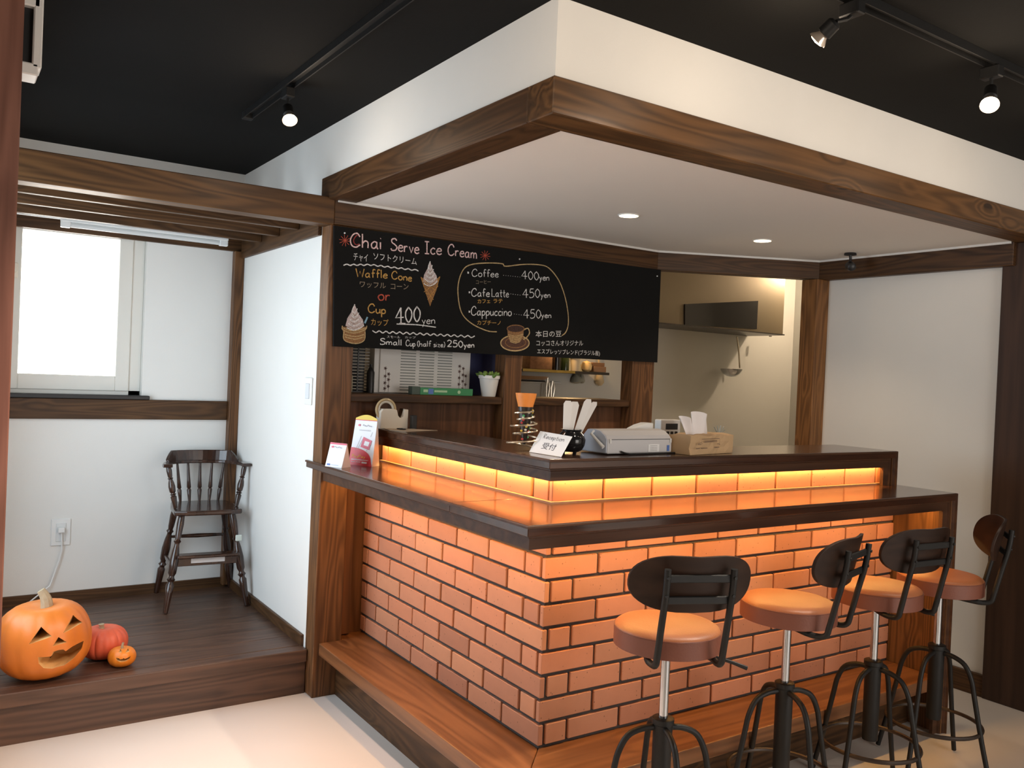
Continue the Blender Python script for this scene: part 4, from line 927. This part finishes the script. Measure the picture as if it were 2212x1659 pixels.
# reception card
c0, c1 = on(1143, 976, z=ZU+.0015), on(1212, 987, z=ZU+.0015)
tl = on(1167, 931, x=.118); _n = (c1-c0).cross(tl-c0); _d = on(1236, 943, x=.118)-CAM; tr = CAM+_d*((c0-CAM).dot(_n)/_d.dot(_n))
card = thing('reception_card', 'white handwritten reception card leaning against the black pot', 'card', tuple((c0+c1)/2))
nn = (c1-c0).cross(tl-c0).normalized()
if nn.dot(CAM-c0) < 0: nn = -nn
MB().prism([c0, c1, tr, tl], -nn*.001).obj('sheet', PAPER, card, world=True)
def kp(a, h): return c0+(c1-c0)*a+((tl-c0)*(1-a)+(tr-c1)*a)*h
INK = mat('black_pen_ink', (.05, .05, .07), .6)
b = MB()
s_ = 'Reception'; W = sum(GL[c][0]+1.6 for c in s_)-1.6; x = 0
for c in s_:
    for stt in GL[c][1].split('/'):
        sharp = stt[0] == '*'; Pp = [tuple(map(float, q.split(','))) for q in stt.lstrip('*').split()]
        if not sharp: Pp = smooth(Pp, 3)
        ribbon(b, [kp(.20+.64*(x+px)/W, .70+.20*py/10) for px, py in Pp], .0016, nn, lift=.0006)
    x += GL[c][0]+1.6
b.obj('pen_text', INK, card, world=True)
def kanac(s, a, e, h, parent):
    cu = bpy.data.curves.new('pen_text', 'FONT'); cu.body = s; cu.resolution_u = 2; to = bpy.data.objects.new('t', cu); C.objects.link(to); bpy.context.view_layer.update()
    me = bpy.data.meshes.new_from_object(to.evaluated_get(bpy.context.evaluated_depsgraph_get())); bpy.data.objects.remove(to)
    xs = [v.co.x for v in me.vertices]; ys = [v.co.y for v in me.vertices]; off = wloc(parent)
    X0, X1, Y0, Y1 = min(xs), max(xs), min(ys), max(ys)
    for v in me.vertices: v.co = kp(a+(e-a)*(v.co.x-X0)/(X1-X0), h[0]+(h[1]-h[0])*(v.co.y-Y0)/(Y1-Y0))+nn*.0006-off
    me.materials.clear(); me.materials.append(INK); o = bpy.data.objects.new('pen_text', me); C.objects.link(o); o.parent = parent
kanac('受付', .30, .72, (.22, .52), card)
# black pot with white spoons
pot = thing('black_pot', 'round black ceramic pot on small feet behind the reception card', 'pot', (.182, .135, ZU))
b = MB(); b.lathe([(0, .026), (.08, .036), (.3, .045), (.55, .047), (.78, .040), (.88, .032), (.94, .031), (1, .036), (1, .031), (.9, .027), (.5, .038), (.2, .03), (.14, 0)], (0, 0, .008), (0, 0, .080), 32); b.obj('body', BLKG, pot, smooth=True)
for k in range(3):
    a = k*2*PI/3+.4; MB().lathe([(0, .005), (1, .008)], (.024*math.cos(a), .024*math.sin(a), 0), (.024*math.cos(a), .024*math.sin(a), .014), 10).obj('foot', BLKG, pot)
SPN = mat('white_wrapped_spoon', (.9, .88, .86), .45)
rtv = Vector((RT.x, RT.y, 0)).normalized()
for k, (dx, lean, hgt, w_) in enumerate(((-.034, .030, .172, .030), (-.018, .040, .170, .032), (.004, .078, .180, .026), (.016, .092, .172, .024))):
    p0 = Vector((.182, .135, ZU+.03))+rtv*(dx*.6); p1 = Vector((.182, .135, ZU+hgt))+rtv*(dx+lean*.62)+Vector((.01, .012, 0)); 
    b = MB(); ax_ = (p1-p0).normalized(); sd = rtv*(w_/2); dp = Vector((-rtv.y, rtv.x, 0))*.0035
    P_ = [p0-sd*.5, p0+sd*.5, p1+sd*.95-ax_*.012, p1+sd*.55, p1-sd*.6, p1-sd-ax_*.010]
    P_ = [q+dp*k for q in P_]
    b.prism(P_, dp*.8); tag(b.obj('wrapped_spoon', SPN, bevel=.0008), ['leftmost white wrapped spoon in the black pot', 'second white wrapped spoon from the left in the black pot', 'third white wrapped spoon from the left in the black pot', 'rightmost white wrapped spoon in the black pot'][k], 'spoon', 'white wrapped spoons in the black pot')

# grey document machine
mc = thing('ticket_machine', 'pale grey desktop machine with a side handle on the upper counter', 'machine', (.42, .12, ZU))
GM = mat('grey_machine_plastic', (.62, .61, .62), .4); GM2 = mat('bluegrey_machine_side', (.55, .60, .70), .4)
ax0 = Vector((.280, .067, ZU)); axr = (Vector((.579, .078, 0))-Vector((.280, .067, 0))).normalized(); ayr = Vector((-axr.y, axr.x, 0)); ML = .299
prof = [(0, .004), (0, .050), (.012, .064), (.035, .078), (.062, .082), (.10, .080), (.13, .05), (.135, .004)]
b = MB(); b.prism([ax0+ayr*a+Vector((0, 0, h)) for a, h in prof], axr*ML); b.obj('body', GM, mc, world=True, bevel=.004, smooth=False)
b = MB(); b.prism([ax0+ayr*(a*.94+.004)+Vector((0, 0, .004+h*.94))-axr*.003 for a, h in prof], axr*.003); b.obj('side_cheek', GM2, mc, world=True)
b = MB(); b.prism([ax0+axr*.012-ayr*.0008+Vector((0, 0, .0505)), ax0+axr*(ML-.012)-ayr*.0008+Vector((0, 0, .0505)), ax0+axr*(ML-.012)-ayr*.0008+Vector((0, 0, .052)), ax0+axr*.012-ayr*.0008+Vector((0, 0, .052))], ayr*.001); b.obj('seam', BLK, mc, world=True)
P = [ax0-axr*.012+ayr*.055+Vector((0, 0, .078)), ax0-axr*.020+ayr*.06+Vector((0, 0, .066)), ax0-axr*.018+ayr*.03+Vector((0, 0, .045)), ax0-axr*.014+ayr*.005+Vector((0, 0, .026))]
MB().tube(P, [.004, .005, .005, .0065], 10).obj('handle', WHITE, mc, world=True, smooth=True)
for a in (.004, ML-.014):
    p = ax0+axr*(a+.005)-ayr*.002+Vector((0, 0, .046)); MB().lathe([(0, .004), (1, .004)], p-Vector((0, 0, .007)), p+Vector((0, 0, .007)), 10).obj('hinge', WHITE, mc, world=True)
q = ax0+axr*.185-ayr*.0008; b = MB(); b.prism([q+Vector((0, 0, .008)), q+axr*.052+Vector((0, 0, .008)), q+axr*.052+Vector((0, 0, .034)), q+Vector((0, 0, .034))], -ayr*.0005); b.obj('rating_label', PAPER, mc, world=True)
b = MB()
for h in (.028, .022, .017, .012): ribbon(b, [q+axr*(.008+.034*k/9)+Vector((0, 0, h+.001*(k % 2))) for k in range(10)], .0012, -ayr, lift=.0012)
b.obj('label_print', DGR, mc, world=True)
b = MB(); q = ax0+axr*.275-ayr*.001; b.prism([q+Vector((0, 0, .010)), q+axr*.011+Vector((0, 0, .010)), q+axr*.011+Vector((0, 0, .030)), q+Vector((0, 0, .030))], -ayr*.0006); b.obj('energy_mark', BLU, mc, world=True)
b = MB(); b.prism([ax0+axr*.2+ayr*.09+Vector((0, 0, .078)), ax0+axr*.235+ayr*.09+Vector((0, 0, .092)), ax0+axr*.27+ayr*.09+Vector((0, 0, .100)), ax0+axr*.298+ayr*.09+Vector((0, 0, .100)), ax0+axr*.298+ayr*.09+Vector((0, 0, .07))], ayr*.04); b.obj('paper_cover', WHITE, mc, world=True, bevel=.004)
MB().tube([ax0+axr*.055-ayr*.004+Vector((0, 0, .012)), ax0+axr*.065-ayr*.012+Vector((0, 0, .008)), ax0+axr*.085-ayr*.016+Vector((0, 0, .004)), ax0+axr*.2-ayr*.014+Vector((0, 0, .0035)), ax0+axr*.31-ayr*.006+Vector((0, 0, .0035))], .0028, 8).obj('power_cable', BLK, mc, world=True, smooth=True)
# phone with keypad behind it
ph = thing('desk_phone', 'small white keypad phone standing behind the grey machine', 'phone', (.72, .245, ZU))
box(-.050, .050, -.015, .02, 0, .108, bev=.004).obj('body', WHITE, ph); box(-.026, .034, -.0165, -.0145, .072, .094).obj('display', BLK, ph)
for i in range(3):
    for j in range(2): box(-.022+i*.021, -.008+i*.021, -.0175, -.0148, .040+j*.015, .050+j*.015, bev=.001).obj('key', BLK, ph)
# tissue bag
ti = thing('tissue_bag', 'brown kraft tissue bag with printed marks at the right of the grey machine', 'tissue bag', (.72, .07, ZU))
KR = mat('kraft_tissue_bag', (.56, .37, .20), .75, var=.1, vs=14); t0 = Vector((.600, .010, ZU)); tr_ = Vector((.97, .17, 0)).normalized(); tyv = Vector((-tr_.y, tr_.x, 0)); TL = .265
b = MB(); nx, ny = 10, 4; H_ = .066
def tpt(i, j, k):
    f = i/nx; g = j/ny; z = H_*k/3; o_ = (.004*math.sin(f*9+k)+.003*math.sin(k*2+f*17)) if 0 < k < 3 else 0
    return t0+tr_*(TL*f+(.004 if k == 3 and i == nx else 0))+tyv*(.095*g)+Vector((0, 0, .001+z+.004*math.sin(f*12+j)*(k == 3)))+tyv*(o_ if j == 0 else 0)
G = {}
for i in range(nx+1):
    for j in range(ny+1):
        for k in range(4):
            if i in (0, nx) or j in (0, ny) or k in (0, 3): G[i, j, k] = b.bm.verts.new(tpt(i, j, k))
for i in range(nx):
    for k in range(3):
        for j in (0, ny): b.bm.faces.new((G[i, j, k], G[i+1, j, k], G[i+1, j, k+1], G[i, j, k+1]))
    for j in range(ny):
        for k in (0, 3): b.bm.faces.new((G[i, j, k], G[i+1, j, k], G[i+1, j+1, k], G[i, j+1, k]))
for j in range(ny):
    for k in range(3):
        for i in (0, nx): b.bm.faces.new((G[i, j, k], G[i, j+1, k], G[i, j+1, k+1], G[i, j, k+1]))
b.obj('bag', KR, ti, world=True)
def tq(a, h): return t0+tr_*(TL*a)-tyv*.0085+Vector((0, 0, H_*h))
b = MB()
for P in ([(.20, .70), (.20, .84), (.62, .84), (.62, .56), (.56, .56)], [(.12, .60), (.20, .66), (.22, .58)], [(.12, .56), (.2, .56)], [(.26, .74), (.56, .74)], [(.26, .68), (.56, .68)], [(.60, .56), (.64, .50)]): ribbon(b, [tq(*q) for q in P], .0016, -tyv, lift=.0004)
for P in ([(.08, .34), (.16, .34)], [(.19, .34), (.34, .34)], [(.50, .36), (.62, .36)]): ribbon(b, [tq(P[0][0]+(P[1][0]-P[0][0])*k/8, P[0][1]+.04*(k % 2)) for k in range(9)], .0022, -tyv, lift=.0004)
b.obj('printed_marks', mat('brown_ink', (.10, .06, .05), .7), ti, world=True)
TS = mat('white_tissue', (.86, .82, .82), .8)
for (a0_, a1_, h_, dx_, nm) in ((.14, .36, .066, -.036, 'tissue'), (.28, .66, .082, -.004, 'tissue')):
    b = MB(); n1, n2 = 12, 6; V = [[None]*(n2+1) for _ in range(n1+1)]
    for i in range(n1+1):
        for j in range(n2+1):
            f = i/n1; g = j/n2; edge = 1-.22*abs(f-.45)*g
            V[i][j] = b.bm.verts.new(t0+tr_*(TL*(a0_+(a1_-a0_)*f*(1+.12*g)+dx_*g/TL*.9))+tyv*(.045+.012*math.sin(f*8)*(.4+g)+.004*g)+Vector((0, 0, H_*.98+h_*g*edge+.004*math.sin(f*7)*g)))
    for i in range(n1):
        for j in range(n2): b.bm.faces.new((V[i][j], V[i+1][j], V[i+1][j+1], V[i][j+1]))
    o = b.obj(nm, TS, ti, world=True, smooth=False)
    for p_ in o.data.polygons: p_.use_smooth = True

# ================================================================ pass-through shelf (left)
ZL2 = 1.248
lv = thing('louvred_cabinet', 'white cabinet with three columns of louvres and flower prints on the pass-through shelf', 'cabinet', (.34, 1.44, ZL2))
WCAB = mat('white_painted_cabinet', (.86, .85, .83), .45)
b = MB(); X0, X1 = .068, .560; b.box(X0, X1, 1.428, 1.60, ZL2+.001, 1.52); b.obj('body', WCAB, lv, world=True)
b = MB(); b.box(.092, X1-.002, 1.418, 1.4275, ZL2+.003, 1.515, bev=.001); b.obj('door', WCAB, lv, world=True)
SH = mat('louvre_slot', (.30, .32, .31), .6)
base = None
for cx_ in (.230, .325, .420):
    for k in range(15):
        z = ZL2+.016+k*.0128
        if base is None:
            base = box(-.0375, .0375, -.0025, .001, -.0022, .0022, bev=.0006).obj('louvre_slot', SH, lv); o = base
        else: o = base.copy(); C.objects.link(o)
        o.location = (cx_-.34, 1.4175-1.44, z-ZL2)
b = MB()
for fx, zs in ((.118, (.02, .045, .075, .11)), (.135, (.03, .06, .085)), (.50, (.02, .05, .08, .11, .135)), (.52, (.03, .065, .095, .125)), (.535, (.015, .05, .09))):
    ribbon(b, [(fx, 1.4175, ZL2+.005), (fx+.003, 1.4175, ZL2+zs[-1])], .0012, ZN, lift=.001)
    for z in zs:
        for q in range(5): a = q*2*PI/5; ribbon(b, [(fx, 1.4175, ZL2+z), (fx+.008*math.cos(a), 1.4175, ZL2+z+.008*math.sin(a))], .004, ZN, lift=.001)
b.obj('flower_print', mat('sepia_print', (.24, .16, .15), .7), lv, world=True)
t = thing('dish_rack', 'dark slatted rack at the left end of the pass-through shelf', 'rack', (.0, 1.47, ZL2))
for k in range(15): box(-.045, .045, -.04, .03, .012+k*.0135, .017+k*.0135).obj('slat', mat('pale_slat', (.34, .31, .26), .5) if k == 0 else bpy.data.materials['pale_slat'], t)
box(-.05, .055, .031, .036, 0, .24).obj('back', BLK, t); box(-.012, -.006, -.043, -.038, 0, .24).obj('upright', BLK, t); box(-.045, .06, -.045, .03, 0, .006).obj('base', BLK, t)
t = thing('pump_bottle', 'cream bottle at the left end of the pass-through shelf beside the main post', 'bottle', (-.070, 1.40, ZL2))
MB().lathe([(0, .022), (.03, .025), (.42, .025), (.5, .017), (.52, .020), (.9, .020), (1, .017)], (0, 0, 0), (0, 0, .165), 20).obj('body', mat('cream_bottle', (.50, .45, .32), .35), t, smooth=True)
MB().lathe([(0, .006), (1, .006)], (-.008, -.019, .135), (-.008, -.0225, .135), 10).obj('button', BLK, t)
t = thing('black_bottle', 'slim black bottle left of the louvred cabinet', 'bottle', (.040, 1.40, ZL2))
MB().lathe([(0, .017), (.72, .017), (.86, .009), (.9, .006), (1, .006)], (0, 0, 0), (0, 0, .125), 18).obj('body', BLK, t, smooth=True)
t = thing('green_box', 'long flat green box lying in front of the louvred cabinet', 'box', (.345, 1.30, ZL2))
b = MB(); b.box(-.115, .155, -.012, .03, .0005, .032, bev=.001); b.obj('carton', mat('green_carton', (.04, .26, .10), .45), t)
box(-.155, -.1155, -.010, .028, .0005, .036, bev=.001).obj('dark_end', mat('dark_green_end', (.06, .09, .07), .5), t)
PGP = mat('pale_green_print', (.45, .65, .42), .5)
box(-.10, -.078, -.0128, -.0119, .012, .024).obj('number_print', PGP, t); MB().lathe([(0, .008), (1, .008)], (.082, -.0119, .016), (.082, -.0128, .016), 14).obj('round_mark', PGP, t); box(-.045, .02, -.0128, -.0119, .013, .022).obj('lettering', PGP, t)
box(-.075, -.05, -.0127, -.0119, .004, .028).obj('blue_print', BLU, t)
t = thing('blue_panel', 'dark blue board standing behind the white plant pot', 'board', (.655, 1.46, ZL2))
box(-.085, .09, 0, .012, 0, .27, bev=.002).obj('board', mat('navy_board', (.010, .016, .09), .5), t)
t = thing('potted_succulent', 'small green succulent in a white pot on the pass-through shelf', 'plant', (.593, 1.30, ZL2))
MB().lathe([(0, .031), (.05, .033), (.84, .046), (.85, .050), (1, .051), (1, .046), (.85, .044), (.84, 0)], (0, 0, 0), (0, 0, .098), 28).obj('pot', WHITE, t, smooth=True)
MB().lathe([(0, 0), (0, .045), (1, .045)], (0, 0, .088), (0, 0, .086), 20).obj('soil', mat('soil', (.04, .03, .02), .95), t)
GR = mat('succulent_green', (.16, .28, .06), .5, var=.3, vs=40)
for k in range(16):
    a = k*2.4; r = .006+.0018*k; L_ = .032+.0008*k; el = 1.25-.06*k
    d = Vector((math.cos(a)*math.cos(el), math.sin(a)*math.cos(el), math.sin(el))); p = Vector((r*math.cos(a), r*math.sin(a), .089))
    MB().lathe([(0, .004), (.35, .009), (.75, .007), (1, 0)], p, p+d*L_, 8).obj('leaf', GR, t, smooth=True)

# ================================================================ kitchen beyond
rh = thing('range_hood', 'brushed steel range hood with a dark painted-in reflection, on the kitchen wall', 'range hood', (3.0, 2.25, 1.735))
b = MB(); b.box(2.15, 3.66, 2.1, Y2-.014, 1.742, 2.20); b.obj('canopy', HOOD, rh, world=True)
b = MB(); b.box(2.14, 3.67, 2.09, Y2-.013, 1.733, 1.742); b.obj('drip_tray', mat('dark_steel', (.05, .045, .04), .35, .8), rh, world=True)
MB().prism([on(1478, 657, y=2.099), on(1636, 650, y=2.099), on(1633, 711, y=2.099), on(1478, 702, y=2.099)], (0, -.008, 0)).obj('reflection_patch', mat('dark_reflection', (.006, .005, .004), .15), rh, world=True)  # dark patch laid on the hood face as a reflection in the steel
p = on(1664, 722, y=2.3); MB().lathe([(0, .012), (1, .012)], p+Vector((0, 0, .02)), p-Vector((0, 0, .02)), 12).obj('drain_cup', CHROME, rh, world=True)
lp = thing('ladle', 'steel ladle hanging below the range hood', 'ladle', tuple(on(1585, 730, y=2.35)))
P = [on(1562, 722, y=2.36), on(1590, 724, y=2.36)]
MB().tube([on(1592, 727, y=2.36), on(1596, 760, y=2.36), on(1598, 795, y=2.36)], .006, 8).obj('handle', STEEL, lp, world=True)
c = on(1580, 797, y=2.33); MB().lathe([(0, 0), (.1, .035), (.4, .062), (.8, .078), (1, .082), (1, .078), (.5, .06), (.15, .03), (.12, 0)], c+Vector((0, 0, -.06)), c, 24).obj('bowl', CHROME, lp, world=True, smooth=True)
# shelf with food
YK = 2.30
ks = thing('kitchen_shelf', 'dark kitchen wall shelf with a brass edge seen through the right pass-through', 'shelf', (1.75, YK, 1.40))
zS = 1.396
box(1.40, 2.085, YK-.10, Y2-.014, zS-.018, zS-.002).obj('board', mat('black_shelf', (.03, .024, .018), .4), ks, world=True)
box(1.40, 1.80, YK-.104, YK-.1005, zS-.017, zS-.001).obj('brass_edge', mat('brass', (.55, .40, .12), .3, 1.0), ks, world=True)
def kit(name, label, cat, mb, m): return tag(mb.obj(name, m, smooth=True), label, cat)
xk = lambda u: on(u, 790, y=YK-.06).x
SNK = mat('brown_snacks', (.35, .17, .07), .6, var=.5, vs=60)
kit('snack_tub', 'clear tub of brown snacks at the left end of the kitchen shelf', 'tub', box(1.46, 1.63, YK-.09, YK-.0, zS-.001, zS+.11, bev=.004), SNK)
kit('dark_jar', 'dark jar right of the snack tub on the kitchen shelf', 'jar', MB().lathe([(0, .03), (.8, .03), (.85, .022), (1, .022)], (1.685, YK-.05, zS-.001), (1.685, YK-.05, zS+.12), 18), BLKG)
kit('green_bottle', 'dark green bottle left of the cream cup on the kitchen shelf', 'bottle', MB().lathe([(0, .03), (.7, .03), (.85, .014), (1, .014)], (1.755, YK-.05, zS-.001), (1.755, YK-.05, zS+.15), 18), mat('green_glass', (.02, .03, .01), .15))
kit('cream_cup', 'cream tapered cup in the middle of the kitchen shelf', 'cup', MB().lathe([(0, .024), (.8, .034), (.81, .038), (1, .038), (1, .030)], (1.83, YK-.06, zS-.001), (1.83, YK-.06, zS+.10), 20), mat('cream_ceramic', (.75, .62, .42), .4))
kit('round_bun', 'pale round bun behind the cream cup on the kitchen shelf', 'bread', MB().lathe([(0, .02), (.15, .032), (.5, .036), (.85, .028), (1, 0)], (1.925, YK-.06, zS-.001), (1.925, YK-.06, zS+.07), 20), mat('bun_crust', (.72, .50, .22), .6, var=.2, vs=30))
wb_ = kit('wooden_box', 'brown wooden box with a lid at the right end of the kitchen shelf', 'box', box(1.965, 2.07, YK-.085, YK+.02, zS-.001, zS+.035, bev=.002), mat('box_wood', (.33, .17, .08), .5))
box(1.955, 2.06, YK-.08, YK+.02, zS+.0355, zS+.06, bev=.002).obj('lid', mat('lid_wood', (.28, .13, .05), .5), wb_)
t = thing('serving_tray', 'round brown tray stored under the kitchen shelf', 'tray', (1.47, YK-.05, 1.33))
MB().lathe([(0, 0), (0, .11), (.5, .125), (1, .13), (1, .122), (.4, .105), (.4, 0)], (0, 0, 0), (0, 0, .022), 28).obj('tray', mat('tray_wood', (.30, .17, .08), .4), t, smooth=True)
box(-.13, .13, -.01, .14, -.014, -.003).obj('support_bracket', BLK, t)
kr = thing('utensil_rail', 'thin steel utensil rail under the kitchen shelf', 'rail', (1.7, 2.42, 1.32))
MB().tube([(1.40, 2.42, 1.315), (1.86, 2.42, 1.315)], .006, 8).obj('rail', WHITE, kr, world=True)
for k, (x, lab) in enumerate(((1.735, 'left steel tongs leaning under the utensil rail'), (1.775, 'right steel tongs leaning under the utensil rail'))):
    b = MB(); b.tube([(x-.012, 2.38, 1.345-.02*k), (x-.02, 2.38, 1.28), (x-.018, 2.38, 1.205)], .0055, 8); b.tube([(x-.012, 2.38, 1.345-.02*k), (x+.006, 2.38, 1.28), (x-.006, 2.38, 1.205)], .0055, 8)
    tag(b.obj('tongs', STEEL, smooth=True), lab, 'tongs')
for lab, u, v0, v1, m_, wr in (('pale wooden spatula hanging at the right end of the kitchen shelf', 1296, 790, 833, mat('pale_spatula_wood', (.62, .48, .28), .6), .030), ('grey scoop hanging left of the pale spatula', 1246, 812, 828, mat('grey_scoop', (.34, .33, .26), .5), .040), ('slim grey scoop hanging beside the larger scoop', 1258, 812, 828, bpy.data.materials.get('grey_scoop') or STEEL, .020)):
    p0 = on(u-3, v0-25, y=2.41); p1 = on(u, v1, y=2.41); b = MB()
    b.tube([p0, p0*.5+p1*.5, p0*.3+p1*.7, p0*.1+p1*.9, p1], [.006, .008, wr*.8, wr, wr*.4], 12); tag(b.obj('spatula', bpy.data.materials.get('grey_scoop') if 'grey' in lab else m_, smooth=True), lab, 'spatula')
# wire flower ornament near the tissue bag
t = thing('wire_stand', 'thin grey twig-like wire stand behind the tissue bag', 'ornament', (1.02, .27, ZU))
GW = mat('grey_wire', (.25, .28, .27), .4, .5)
for a in (-.9, -.3, .3, .9, 1.6): MB().tube([(0, 0, .002), (0, 0, .045), (.035*math.sin(a), .0, .045+.04*math.cos(a*.6))], .0018, 6).obj('twig', GW, t, smooth=True)
MB().lathe([(0, .018), (1, .014)], (0, 0, 0), (0, 0, .006), 16).obj('base', BLK, t)
# light in the kitchen
kl = thing('kitchen_downlight', 'warm kitchen ceiling lamp hidden behind the beam', 'lamp', (4.08, 1.78, ZC-.03))
MB().lathe([(0, .05), (1, .06)], (0, 0, -.03), (0, 0, 0), 24).obj('housing', WHITE, kl)
l = bpy.data.lights.new('kitchen_beam', 'POINT'); l.energy = 25; l.color = (1, .76, .52); l.shadow_soft_size = .03
o = bpy.data.objects.new('kitchen_beam', l); C.objects.link(o); o.parent = kl; o.location = (0, 0, -.06)
l = bpy.data.lights.new('shelf_light', 'POINT'); l.energy = 4.5; l.color = (1, .62, .28); l.shadow_soft_size = .03
o = bpy.data.objects.new('shelf_light', l); C.objects.link(o); o.location = (1.75, 2.2, 1.62)
